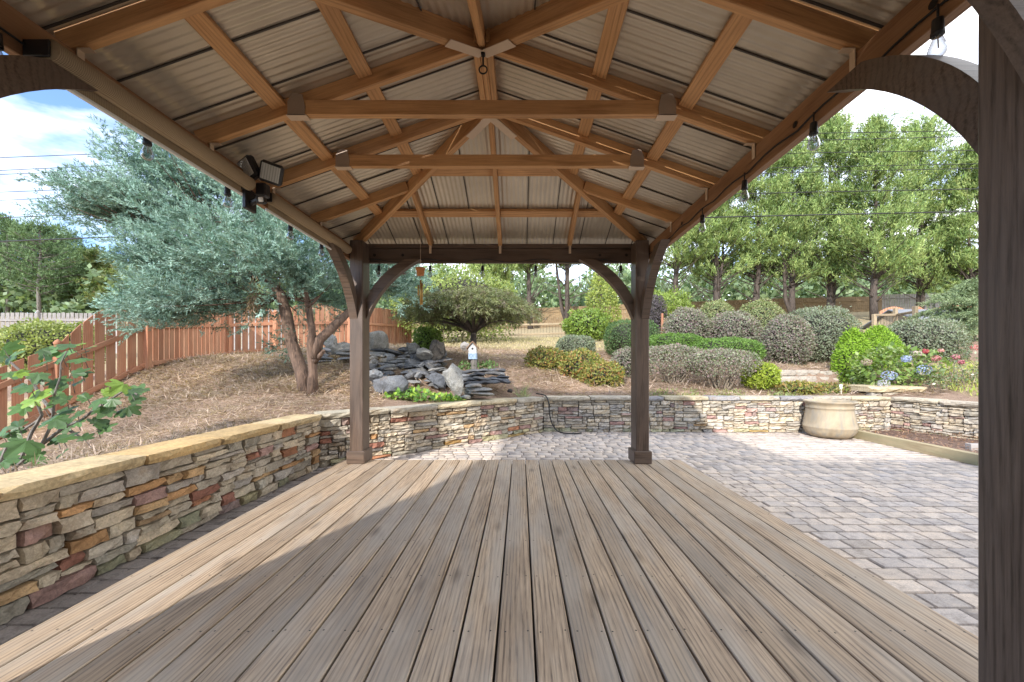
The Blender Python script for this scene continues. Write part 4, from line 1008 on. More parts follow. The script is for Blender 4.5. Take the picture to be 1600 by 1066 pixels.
# ------------------------------------------------------------------ pines and woods on the rise to the left, far woods behind
PINE = [(0.125, 0.20, 0.085), (0.095, 0.16, 0.07), (0.16, 0.235, 0.105), (0.08, 0.13, 0.06)]
def pine(px, pyb, dep, top_py, wpx, label, seed, pal=PINE, group='pines on the rise beyond the grey fence', crown0=.35, name='pine_tree', broad=False):
    rg = np.random.default_rng(seed); b = at(px, pyb, dep); b[2] = gz(b[0], b[1]) - .2; ztop = at(px, top_py, dep)[2]; H = ztop - b[2]; Rm = wpx / F * dep / 2
    T = thing(name, label, 'tree', b, group); mb = MB(); pth = wob([b, b + np.array([0, 0, H * .35]), b + np.array([rg.normal() * .2, 0, H * .7]), b + np.array([0, 0, H * .97])], .12); mb.tube(pth, [.30 * H / 16, .24 * H / 16, .14 * H / 16, .03], 7)
    P = []; D = []; nb = 60
    for i in range(nb):
        f = (i + rg.random()) / nb; z = b[2] + H * (crown0 + (1 - crown0) * f); prof = (math.sin(math.pi * (.18 + .80 * f)) ** (.6 if broad else .9)); a = rg.uniform(0, 6.28); rad = Rm * prof * rg.uniform(.45, 1.1)
        st = np.array([b[0], b[1], z - rad * .25]); tip = np.array([b[0] + math.cos(a) * rad, b[1] + math.sin(a) * rad, z + .1 * rad])
        mb.tube([st, (st + tip) / 2 + np.array([0, 0, -.1]), tip], [.07, .05, .02], 4)
        m = 26; t = 1 - rg.random(m) ** 1.4 * (.75 if broad else .55); P.append(st + (tip - st) * t[:, None] + rg.normal(size=(m, 3)) * np.array([.55, .55, .34]) * (dep / 48)); D.append((tip - st) / (rad + .1) * .4 + rg.normal(size=(m, 3)) * .5 + np.array([0, 0, .6]))
    mb.build('trunk', M_bark_grey, T, True); P = np.concatenate(P); D = np.concatenate(D); s = dep / 48
    build_leaves('crown', [spray(P, D, RNG.uniform(.2, .5, len(P)) * s, 6, .42 * s, (.20 if broad else .085) * s, .6, pal, 0, .08 * s)], M_needle if not broad else M_leaf, T)
for i, (px, d, top, w, lab) in enumerate([(-30, 46, 330, 110, 'tall loblolly pine at the edge of the wood'), (12, 44, 346, 95, 'pine with a pale trunk left of the middle pine'), (62, 42, 352, 100, 'pine with a straight bare trunk above the grey fence'), (98, 50, 362, 80, 'narrower pine behind the straight bare trunk'), (128, 48, 392, 78, 'shorter pine at the right end of the pine stand'), (38, 56, 358, 90, 'pine set back between the two front pines')]):
    pine(px, 492, d, top, w, lab, 300 + i, crown0=.30 if px > -10 else .2)
DECID = [(0.13, 0.18, 0.055), (0.18, 0.22, 0.075), (0.105, 0.155, 0.055), (0.24, 0.23, 0.10)]
for i, (px, d, top, w, lab) in enumerate([(150, 47, 400, 60, 'olive leafy tree between the pines and the juniper'), (190, 45, 425, 80, 'round leafy tree low beside the juniper branches'), (235, 50, 410, 75, 'leafy tree half hidden behind the juniper boughs'), (290, 48, 415, 85, 'leafy tree showing through gaps in the juniper'), (350, 46, 428, 80, 'broad leafy tree behind the arched fence panels'), (410, 48, 425, 80, 'leafy tree behind the juniper trunk')]):
    pine(px, 496, d, top, w, lab, 340 + i, DECID, 'leafy trees beyond the boundary fence', .08, 'leafy_tree', True)
def woods():
    parts = []; WOODC = [(0.20, 0.28, 0.15), (0.16, 0.235, 0.125), (0.25, 0.32, 0.17), (0.13, 0.20, 0.11)]
    for x0, x1, y0, y1, n, ztop in ((-80, 70, 42, 58, 52000, 7.2),):
        x = RNG.uniform(x0, x1, n); y = RNG.uniform(y0, y1, n); g = hz(x, y); h = (3.6 + 1.7 * np.sin(x * .55 + 1) + 1.4 * np.sin(x * 1.27 + y) + (y - y0) * .16).clip(1.5, 99)
        z = g + h * RNG.random(n) ** .75; m = n
        V, Q = leaves(np.stack([x, y, z], 1), runit(m) + np.array([0, 0, .3]), runit(m), RNG.uniform(.5, .95, m), RNG.uniform(.3, .55, m)); parts.append((V, Q, tints(WOODC, m)))
    V, Q, Tn = join(parts); tag(obj('far_woods', mesh_np('far_woods', V, Q, Tn), M_leaf), 'pale green wood far behind the stockade fence and tree trunks', 'woods', kind='stuff')
woods()

# ------------------------------------------------------------------ clipped shrubs and bushes
PURP = [(0.235, 0.16, 0.175), (0.27, 0.25, 0.215), (0.17, 0.21, 0.13), (0.31, 0.215, 0.225), (0.22, 0.265, 0.165), (0.29, 0.31, 0.215)]
OLIV = [(0.26, 0.31, 0.13), (0.21, 0.265, 0.11), (0.32, 0.36, 0.165), (0.27, 0.22, 0.125), (0.16, 0.21, 0.09)]
GRGR = [(0.21, 0.255, 0.17), (0.165, 0.21, 0.135), (0.265, 0.31, 0.21), (0.225, 0.215, 0.165)]
BRIT = [(0.13, 0.235, 0.045), (0.10, 0.19, 0.04), (0.17, 0.28, 0.065)]
LIME = [(0.30, 0.38, 0.045), (0.235, 0.325, 0.04), (0.37, 0.43, 0.075)]
YELG = [(0.27, 0.28, 0.06), (0.19, 0.23, 0.06), (0.34, 0.31, 0.09), (0.12, 0.17, 0.05), (0.36, 0.17, 0.07)]
cl = 'clipped shrubs on the right hand slope'
shrub('clipped_shrub', 'rounded purple grey shrub beside the lattice', 'shrub', (1052, 478, 1122, 552), 11.3, PURP, 9500, .055, p=2.05, group=cl)
shrub('clipped_shrub', 'low domed olive shrub peeking over the purple balls', 'shrub', (1103, 467, 1162, 530), 13.2, OLIV, 7500, .06, p=2.05, group=cl)
shrub('clipped_shrub', 'rounded purple grey shrub in the middle of the three purple balls', 'shrub', (1124, 483, 1205, 560), 11.0, PURP, 10500, .055, p=2.05, group=cl)
shrub('clipped_shrub', 'tall domed olive green shrub behind the purple balls', 'shrub', (1171, 464, 1252, 572), 12.6, OLIV, 13000, .058, p=2.05, group=cl)
shrub('clipped_shrub', 'big egg shaped purple shrub with dark green skirt above the block wall', 'shrub', (1216, 489, 1289, 578), 9.9, PURP, 13000, .05, p=2.0, group=cl)
shrub('clipped_shrub', 'broad grey green shrub with a flattish top beside the rail fence', 'shrub', (1266, 477, 1364, 578), 10.6, GRGR, 16000, .052, p=3.0, group=cl, lump_=.05)
shrub('clipped_shrub', 'large round grey green shrub behind the rose bush', 'shrub', (1434, 495, 1545, 580), 9.8, GRGR, 13000, .055, p=2.6, group=cl)
shrub('boxwood_hedge', 'shorter bright green clipped hedge behind the stemmy purple shrub', 'hedge', (1024, 521, 1106, 552), 10.0, BRIT, 8000, .045, p=3.4, depth_r=.5)
shrub('boxwood_hedge', 'longer bright green clipped hedge in front of the purple balls', 'hedge', (1093, 528, 1205, 572), 9.5, BRIT, 12000, .045, p=3.4, depth_r=.55)
shrub('loropetalum_shrub', 'stemmy purple shrub with a flat top just right of the right far post', 'shrub', (1012, 541, 1118, 616), 8.0, PURP, 9500, .042, p=3.0, depth_r=.5, stems=26, shag=.06)
shrub('loropetalum_shrub', 'stemmy purple shrub with a flat top next to the chartreuse bush', 'shrub', (1092, 548, 1200, 617), 7.7, PURP, 9500, .042, p=3.0, depth_r=.5, stems=26, shag=.06)
shrub('spirea_bush', 'small round chartreuse bush in front of the block wall', 'bush', (1178, 569, 1226, 609), 7.9, LIME, 3600, .05, shag=.05)
shrub('boxwood_shrub', 'upright dark green clipped shrub behind the right far post', 'shrub', (956, 498, 1036, 556), 11.2, [(0.09, 0.16, 0.055), (0.12, 0.20, 0.07), (0.075, 0.13, 0.05)], 10000, .045, p=3.6)
shrub('clipped_shrub', 'low grey green mound above the yellow nandinas', 'shrub', (874, 524, 932, 560), 11.0, GRGR, 6500, .05, p=3.0, group=cl)
shrub('nandina_bush', 'yellow green nandina with dark left side closest to the maple', 'bush', (826, 545, 880, 592), 9.0, YELG, 3600, .06, shag=.10, lump_=.09)
shrub('nandina_bush', 'wide yellow nandina in the middle of the group', 'bush', (876, 550, 948, 602), 8.6, YELG, 4500, .06, shag=.10, lump_=.09)
shrub('nandina_bush', 'yellow and copper nandina beside the right far post', 'bush', (914, 568, 978, 614), 8.0, YELG, 4200, .055, shag=.10, lump_=.09)
shrub('nandina_bush', 'low copper tipped nandina in front of the block wall', 'bush', (1238, 600, 1292, 623), 7.5, YELG, 2200, .055, shag=.12, lump_=.1)
shrub('nandina_bush', 'low green nandina beside the white pipe', 'bush', (1285, 603, 1345, 623), 7.6, [(0.16, 0.22, 0.06), (0.26, 0.27, 0.08), (0.30, 0.18, 0.08)], 2400, .055, shag=.12, lump_=.1)
shrub('loropetalum_shrub', 'loose purple grey shrub showing left of the right far post', 'shrub', (962, 545, 1012, 606), 9.0, PURP, 4500, .045, shag=.06)
shrub('leafy_bush', 'bright green bush beside the split rail post', 'bush', (888, 484, 955, 532), 16.5, [(0.20, 0.30, 0.05), (0.26, 0.35, 0.07), (0.12, 0.20, 0.05)], 5000, .11, shag=.10, lump_=.12)
shrub('climbing_vine', 'yellow green vine climbing up a trunk behind the rail fence', 'vine', (925, 432, 968, 535), 17.5, [(0.27, 0.33, 0.07), (0.20, 0.26, 0.06), (0.33, 0.36, 0.10)], 4500, .11, shag=.16, lump_=.15, core=False)
shrub('climbing_vine', 'yellow green vine spilling over the lattice', 'vine', (1020, 455, 1085, 500), 14.0, [(0.25, 0.33, 0.07), (0.19, 0.26, 0.06)], 4200, .09, shag=.14, lump_=.15, core=False)
shrub('dark_shrub', 'dark plum leaved shrub between the post brace and the lattice', 'shrub', (1012, 462, 1044, 520), 13.2, [(0.09, 0.075, 0.085), (0.13, 0.11, 0.115)], 3200, .06, shag=.08)
shrub('leafy_bush', 'small bright green bush behind the slate rocks', 'bush', (643, 512, 684, 552), 9.0, [(0.17, 0.27, 0.055), (0.22, 0.32, 0.08)], 2800, .055, shag=.08)
shrub('leafy_bush', 'light green leafy bush behind the japanese maple', 'bush', (600, 408, 795, 520), 13.5, [(0.23, 0.29, 0.075), (0.17, 0.235, 0.06), (0.28, 0.33, 0.10)], 14000, .10, shag=.13, lump_=.14)
shrub('leafy_bush', 'glossy green bush behind the juniper fork', 'bush', (478, 452, 548, 516), 12.5, [(0.115, 0.20, 0.07), (0.16, 0.25, 0.09)], 6000, .08, shag=.08, lump_=.1)
shrub('leafy_bush', 'yellow green bush outside the brown fence near the grey fence', 'bush', (-45, 503, 74, 580), 9.6, [(0.24, 0.29, 0.07), (0.17, 0.225, 0.06), (0.31, 0.34, 0.11)], 10000, .075, shag=.08, lump_=.12)
ARB = [(0.215, 0.36, 0.03), (0.165, 0.295, 0.028), (0.265, 0.42, 0.045)]
shrub('arborvitae', 'narrower lime green arborvitae of the pair behind the pier', 'shrub', (1326, 515, 1386, 618), 8.6, ARB, 9000, .055, p=2.2, cone=.45, aspect=.35, shag=.03, mat=M_needle)
shrub('arborvitae', 'wider lime green arborvitae of the pair behind the pier', 'shrub', (1366, 509, 1446, 610), 8.9, ARB, 12000, .055, p=2.2, cone=.45, aspect=.35, shag=.03, mat=M_needle)

# ------------------------------------------------------------------ japanese maple
def maple():
    b = at(738, 572, 8.7); b[2] = gz(b[0], b[1]) - .05; T = thing('japanese_maple', 'umbrella shaped laceleaf maple with drooping olive foliage', 'tree', b); mb = MB()
    top = at(740, 520, 8.7); mb.tube(wob([b, b * .5 + top * .5, top], .02), [.085, .07, .065], 9)
    c = at(731, 545, 8.7); rx, ry, rz_ = 1.42, 1.3, 1.42; P = []; D = []
    Ps, Ds = [], []
    for i in range(96):
        rr = math.sqrt((i + .5) / 120) * .95; a = i * 2.39996 + RNG.normal() * .15; z = c[2] + .16 + (rz_ - .16) * math.sqrt(max(0, 1 - rr ** 2.2)) * RNG.uniform(.80, 1.03)
        o = np.array([c[0] + math.cos(a) * rx * rr, c[1] + math.sin(a) * ry * rr, z]); m = 40; q = np.sqrt(RNG.random(m)) * RNG.uniform(.26, .42); b2 = RNG.uniform(0, 6.283, m)
        off = np.stack([np.cos(b2) * q, np.sin(b2) * q, -q * q * .75 + RNG.normal(size=m) * .022], 1); Ps.append(o + off); Ds.append(np.stack([np.cos(b2) * .7 + math.cos(a) * .5, np.sin(b2) * .7 + math.sin(a) * .5, -.20 - q * 1.3], 1) + RNG.normal(size=(m, 3)) * .2)
    P = np.concatenate(Ps); D = np.concatenate(Ds); n = len(P)
    pal = [(0.205, 0.225, 0.10), (0.16, 0.18, 0.085), (0.255, 0.265, 0.125), (0.15, 0.115, 0.09), (0.115, 0.15, 0.065)]
    build_leaves('crown', [spray(P, D, RNG.uniform(.12, .24, n), 14, .075, .016, .40, pal, .6, .018)], M_leaf, T)
    for i in range(24):
        a_ = i / 24 * 6.283 + RNG.normal() * .1; R_ = RNG.uniform(.5, .95); e = c + np.array([math.cos(a_) * rx * R_, math.sin(a_) * ry * R_, rz_ * .72 * math.sqrt(1 - R_ ** 2.3) + .08]); m = (top + e) / 2 + np.array([0, 0, .30]); mb.tube(bez(top, m, e, 6), [.035, .028, .022, .016, .01, .005], 5)
    mb.build('trunk', M_bark_dark, T, True)
maple()
# drooping pale conifer on the far right
def weeping():
    b = at(1520, 560, 13.5); b[2] = gz(b[0], b[1]); T = thing('weeping_cedar', 'pale grey green weeping conifer with tiered drooping boughs', 'tree', b); mb = MB(); mb.tube([b, at(1520, 500, 13.5), at(1524, 440, 13.5)], [.09, .06, .02], 7); parts = []
    for i in range(50):
        y = 443 + i * 1.8 + RNG.normal() * 2; s = at(1522, y, 13.5); L = (.35 + 1.35 * min(1, i / 14)) * RNG.uniform(.6, 1.05); a = RNG.choice([math.pi + RNG.normal() * .5, RNG.uniform(0, 6.28)])
        e = s + np.array([math.cos(a) * L, math.sin(a) * L * .7, -.05 * L]); pth = bez(s, (s + e) / 2 + np.array([0, 0, .16]), e, 6); mb.tube(pth, [.014, .012, .01, .008, .006, .003], 4)
        m = 90; t = RNG.random(m); P = s + (e - s) * t[:, None] + np.array([0, 0, .1]) * (np.sin(t * 3.1))[:, None]; D = (e - s) * .5 + RNG.normal(size=(m, 3)) * np.array([.6, .6, .15]) + np.array([0, 0, -.18])
        parts.append(spray(P, D, .22, 9, .085, .02, .35, [(0.23, 0.30, 0.155), (0.18, 0.25, 0.13), (0.29, 0.35, 0.19)], .2, .02))
    build_leaves('crown', parts, M_needle, T); mb.build('trunk', M_bark_grey, T, True)
weeping()

# ------------------------------------------------------------------ hydrangea and roses
def flower_head(c, r, pal, n=90, sz=.03):
    P = np.array(c) + runit(n) * r * np.array([1, 1, .75]); N = norm(P - np.array(c)); S = runit(n)
    V, Q = leaves(P - S * sz / 2, S, N, sz, sz * .9); V2, Q2 = leaves(P - np.cross(S, N) * sz / 2, np.cross(S, N), N, sz, sz * .9); return [(V, Q, tints(pal, n)), (V2, Q2, tints(pal, n))]
def hydrangea():
    b = at(1405, 618, 7.9); b[2] = .42; T = thing('hydrangea', 'leafy hydrangea with blue flower heads above the pier', 'plant', b); mb = MB(); c = at(1402, 580, 8.0)
    n = 1500; P, N = super_shell(n, c, (.78, .55, .46), 2.3, .55, 1.05, .1); D = norm(N * .6 + runit(len(P)) * .7 + np.array([0, 0, -.1])); L = RNG.uniform(.07, .14, len(P)); V, Q = leaves(P, D, N + runit(len(P)) * .3 + np.array([0, 0, .6]), L, L * .62)
    build_leaves('foliage', [(V, Q, tints([(0.155, 0.25, 0.05), (0.21, 0.30, 0.075), (0.11, 0.18, 0.045), (0.27, 0.33, 0.12)], len(P)))], M_gloss, T)
    for i in range(22):
        a = RNG.uniform(0, 6.28); s = b + np.array([math.cos(a) * .2, math.sin(a) * .15, 0]); e = c + np.array([math.cos(a) * .55, math.sin(a) * .35, RNG.uniform(-.1, .3)]); mb.tube([s, (s + e) / 2 + np.array([0, 0, .05]), e], [.008, .006, .004], 4)
    mb.build('stems', M_twig, T)
    BL = [(0.30, 0.37, 0.62), (0.38, 0.44, 0.66), (0.24, 0.31, 0.56), (0.48, 0.50, 0.64)]
    for px, py, d, r, pal in ((1416, 561, 7.45, .085, BL), (1443, 578, 7.4, .12, BL), (1389, 587, 7.3, .115, BL), (1381, 600, 7.28, .095, [(0.44, 0.46, 0.58), (0.50, 0.48, 0.50)]), (1432, 553, 7.6, .085, [(0.52, 0.40, 0.40), (0.48, 0.42, 0.36)]), (1354, 566, 7.5, .085, [(0.40, 0.30, 0.27), (0.34, 0.30, 0.20)])):
        V, Q, Tn = join(flower_head(at(px, py, d), r, pal)); obj('flower_head', mesh_np('flower_head', V, Q, Tn), M_leaf, T, Matrix.Identity(4))
hydrangea()
def roses():
    b = at(1490, 640, 7.2); b[2] = .40; T = thing('rose_bush', 'leggy rose bush with pink and red blooms behind the right wall', 'bush', b); mb = MB(); tips = []
    for i in range(30):
        px = RNG.uniform(1440, 1560); py = RNG.uniform(548, 615); e = at(px, py, RNG.uniform(6.9, 7.7)); s = b + np.array([RNG.normal() * .25, RNG.normal() * .12, 0]); p = wob(bez(s, (s + e) / 2 + np.array([0, 0, .1]), e, 6), .02); mb.tube(p, [.010, .009, .007, .006, .004, .003], 4); tips += list(p[2:])
    tips = np.array(tips); n = 1500; P = tips[RNG.integers(0, len(tips), n)] + RNG.normal(size=(n, 3)) * .075; P = P[P[:, 2] > .62]; L = RNG.uniform(.03, .06, len(P)); V, Q = leaves(P, runit(len(P)) + np.array([0, 0, .2]), runit(len(P)) + np.array([0, 0, .7]), L, L * .6)
    build_leaves('foliage', [(V, Q, tints([(0.15, 0.22, 0.115), (0.19, 0.25, 0.14), (0.12, 0.18, 0.09), (0.28, 0.22, 0.13)], len(P)))], M_gloss, T); mb.build('stems', M_twig, T)
    for px, py, d, r, pal in ((1446, 549, 7.2, .05, [(0.45, 0.09, 0.11)]), (1462, 560, 7.15, .065, [(0.48, 0.19, 0.19), (0.52, 0.28, 0.28)]), (1493, 558, 7.2, .06, [(0.46, 0.17, 0.20), (0.52, 0.27, 0.29)]), (1502, 566, 7.1, .045, [(0.46, 0.17, 0.2)]), (1525, 543, 7.3, .07, [(0.62, 0.30, 0.27), (0.58, 0.22, 0.22)]), (1470, 548, 7.4, .04, [(0.6, .34, .32)])):
        V, Q, Tn = join(flower_head(at(px, py, d), r, pal, 50, .035)); obj('bloom', mesh_np('bloom', V, Q, Tn), M_leaf, T, Matrix.Identity(4))
roses()

# ------------------------------------------------------------------ fig in the near left corner
def fig():
    FIGL = []
    for k in range(4):
        pts = []; lob = [(0, 1.0), (.75, .82), (1.45, .62), (-.75, .82), (-1.45, .62)]
        for i in range(40):
            a = -2.6 + 5.2 * i / 39; r_ = .20
            for la, lr in lob: r_ = max(r_, lr * (.96 + .08 * math.sin(k + la)) * max(0, math.cos(min(1.57, abs(a - la) * 2.75))) ** .8)
            pts.append((r_ * math.sin(a), r_ * math.cos(a), -.22 * r_ * r_ + .10 * abs(math.sin(a * 2.2 + k)) * r_))
        V = [(0, 0, .03)] + pts; Fc = [(0, i + 1, i + 2) for i in range(39)]; me = bpy.data.meshes.new('leaf'); me.from_pydata(V, [], Fc); me.update(); FIGL.append(me)
    mats = {}
    def fm(c):
        if c not in mats:
            m, t, b_, o = new_mat('fig_leaf'); n = noise(t, objvec(t, (1, 1, 1)), 2.2, 4); r_ = ramp(t, [tuple(x * .8 for x in c), tuple(x * 1.2 for x in c)], [.3, .7]); oi = nd(t, 'ShaderNodeObjectInfo'); t.links.new(n.outputs['Fac'], r_.inputs[0])
            cc = mixc(t, r_.outputs[0], oi.outputs['Color'], 1.0, 'MULTIPLY'); t.links.new(cc, b_.inputs['Base Color']); b_.inputs['Roughness'].default_value = .42
            tr = nd(t, 'ShaderNodeBsdfTranslucent'); t.links.new(cc, tr.inputs['Color']); ms = nd(t, 'ShaderNodeMixShader'); ms.inputs[0].default_value = .35; t.links.new(b_.outputs[0], ms.inputs[1]); t.links.new(tr.outputs[0], ms.inputs[2]); t.links.new(ms.outputs[0], o.inputs['Surface']); mats[c] = m
        return mats[c]
    m0 = fm((0.105, 0.185, 0.06))
    for me in FIGL: me.materials.append(m0)
    b = at(20, 770, 3.1); b[2] = gz(b[0], b[1]); T = thing('fig_tree', 'young fig with large lobed green leaves leaning over the stone wall', 'plant', b)
    spots = [(440, 250, .055, 1.7), (290, 285, .06, 1.1), (405, 330, .058, 1.0), (545, 345, .06, .9), (250, 425, .05, .8), (300, 355, .05, .9), (350, 470, .05, .8), (225, 605, .065, 1.9), (285, 650, .05, 1.3), (430, 600, .05, .8), (470, 430, .045, .7), (470, 500, .04, .7), (560, 590, .04, .9), (640, 590, .05, .9), (790, 495, .055, 1.6), (885, 560, .06, .9), (790, 655, .05, .7), (700, 655, .045, .8),
             (310, 745, .06, .9), (170, 860, .075, .9), (370, 855, .055, .9), (450, 775, .05, .8), (600, 750, .055, .85), (540, 850, .045, .6), (25, 270, .06, 1.1), (45, 340, .06, 1.0), (20, 830, .06, .9), (25, 955, .055, .8), (290, 975, .05, 1.2), (400, 940, .045, .9), (200, 520, .05, .9), (340, 560, .045, 1.2), (160, 640, .045, 1.3), (380, 680, .05, .7), (120, 770, .05, .6), (660, 640, .045, .7), (720, 590, .045, .9), (840, 600, .05, .8), (60, 420, .045, 1.0), (420, 720, .045, .8), (500, 700, .04, .7), (240, 930, .045, .8), (320, 210 + 90, .04, 1.2), (430, 310, .05, 1.4), (520, 300, .04, 1.0), (100, 1010, .05, .8), (0, 1030, .06, .8)]
    stems = [[(60, 1060), (180, 960), (270, 880), (320, 780), (345, 680), (365, 560), (385, 450), (395, 370), (430, 280)], [(270, 880), (420, 770), (520, 720), (600, 660), (700, 600), (800, 520), (880, 560)], [(120, 1010), (200, 800), (262, 690), (240, 620)], [(0, 1000), (60, 880), (120, 800), (250, 720)], [(345, 680), (250, 560), (210, 480), (120, 400), (40, 330)], [(420, 770), (500, 830), (540, 850)]]
    def P(u, v, d): return at(u / 4.1, 480 + v / 4.1, d)
    mb = MB()
    for k, s in enumerate(stems):
        pp = [P(u, v, 3.15 + .05 * k + .03 * math.sin(i)) for i, (u, v) in enumerate(s)]; mb.tube(wob(pp, .006), [max(.004, .014 - .0013 * i) for i in range(len(pp))], 6)
    rs = random.Random(9)
    spots += [(u + rs.uniform(-60, 60), v + rs.uniform(-45, 45), sz * .85, rs.choice([.6, .75, .9, 1.0, 1.6])) for u, v, sz, br in spots[::2]]
    for u, v, sz, br in spots:
        p = P(u, v, 3.15 + rs.uniform(-.18, .2)); sz *= 1.9 * rs.uniform(.85, 1.1)
        M = Matrix.Translation(Vector(p)) @ Matrix.Rotation(rs.uniform(.25, 1.05), 4, 'X') @ Matrix.Rotation(rs.gauss(0, .4), 4, 'Y') @ Matrix.Rotation(rs.uniform(0, 6.28), 4, 'Z') @ Matrix.Scale(sz * 1.2, 4)
        yl = br > 1.4; c = (br * 1.15, br * 1.05, br * .45) if yl else (br * .92, br, br * .95)
        obj('leaf', rs.choice(FIGL), m0, T, M, c)
        q = Vector(p) + Vector((rs.gauss(0, .02), .02, -.07)); mb.tube([Vector(p), q], [.0022, .003], 4)
    mb.build('stem', M_bark_grey, T)
fig()

# ------------------------------------------------------------------ slate waterfall rocks
def rock_mesh(rs, sub=2, cuts=9, flat=1.0, rough=.03):
    bm = bmesh.new(); bmesh.ops.create_icosphere(bm, subdivisions=sub, radius=1.0)
    cu = []
    for _ in range(cuts):
        n = Vector((rs.gauss(0, 1), rs.gauss(0, 1), rs.gauss(0, 1))).normalized(); cu.append((n, rs.uniform(.45, .85)))
    for v in bm.verts:
        for n, d in cu:
            k = v.co.dot(n) - d
            if k > 0: v.co -= n * k
        v.co += Vector((rs.gauss(0, rough), rs.gauss(0, rough), rs.gauss(0, rough)))
    me = bpy.data.meshes.new('rock'); bm.to_mesh(me); bm.free(); me.materials.append(M_rock); return me
_rr = random.Random(31)
ROCKS = [rock_mesh(_rr, 3, 14, rough=.028) for _ in range(6)]; SLABS = [rock_mesh(_rr, 2, 7, rough=.04) for _ in range(6)]
SL = [(0.20, 0.205, 0.22), (0.155, 0.16, 0.175), (0.26, 0.265, 0.275), (0.30, 0.295, 0.285), (0.22, 0.215, 0.21), (0.34, 0.325, 0.30)]
def rock(name, label, px, py, w, h, d, col, rz=0.0, ry=0.0, rx=0.0, dy=None, me=None, group=None):
    """PX, PY the middle, W, H the size in photo pixels"""
    col = tuple(v * .78 for v in col); c = at(px, py, d); s = d / F; o = obj(name, me or _rr.choice(ROCKS), M_rock, None, Matrix.Translation(Vector(c)) @ Matrix.Rotation(rz, 4, 'Z') @ Matrix.Rotation(ry, 4, 'Y') @ Matrix.Rotation(rx, 4, 'X') @ Matrix.Diagonal((w * s / 2 * 1.22, (dy or w * s / 2), h * s / 2 * 1.22, 1)), col)
    return tag(o, label, 'rock', group)
rock('boulder', 'pale whitish boulder standing tall behind the left far post', 594, 537, 40, 46, 8.3, (.50, .48, .44), .3, .1, dy=.22)
rock('boulder', 'big blue grey slate boulder left of the pond plants', 619, 603, 56, 46, 6.4, (.215, .225, .245), .5, .25, .3)
rock('boulder', 'tall pointed light grey boulder beside the pond plants', 710, 592, 33, 54, 6.55, (.36, .355, .34), .2, -.28, dy=.16)
rock('boulder', 'dark stump shaped stone standing at the back of the slate pile', 683, 550, 22, 52, 7.7, (.085, .075, .065), .1, .05, dy=.16)
rock('boulder', 'dark tilted slate block between the big boulder and the pointed boulder', 686, 595, 34, 26, 6.7, (.17, .18, .20), .4, .35, .2)
rock('boulder', 'square blue grey slate block left of the big boulder', 587, 586, 20, 22, 6.5, (.24, .25, .265), .3, .05)
rock('boulder', 'pale leaning rock visible left of the left far post', 517, 536, 20, 34, 9.2, (.40, .40, .38), .2, .3, dy=.14)
rock('boulder', 'wide grey rock behind the juniper trunk beside the left far post', 531, 548, 36, 26, 8.6, (.30, .30, .29), .4, .2, dy=.25)
rock('boulder', 'small white rock at the wall cap by the pond plants', 726, 621, 17, 9, 6.2, (.46, .45, .42), .3, me=SLABS[1])
rock('boulder', 'round brownish rock just right of the pointed boulder', 733, 612, 22, 20, 6.5, (.27, .24, .19), .3)
rock('boulder', 'domed dark rock on top of the slate pile', 645, 543, 24, 18, 7.9, (.24, .235, .22), .2, .2)
rock('boulder', 'grey lump of rock beside the stump shaped stone', 664, 552, 26, 20, 7.6, (.31, .30, .275), .6, .1)
rock('boulder', 'small dark stone half sunk in pine straw near the hose', 798, 611, 9, 8, 6.9, (.09, .08, .075))
rock('boulder', 'weathered grey stone standing on the lawn beside the maple', 727, 541, 13, 16, 11.5, (.38, .36, .34), dy=.1)
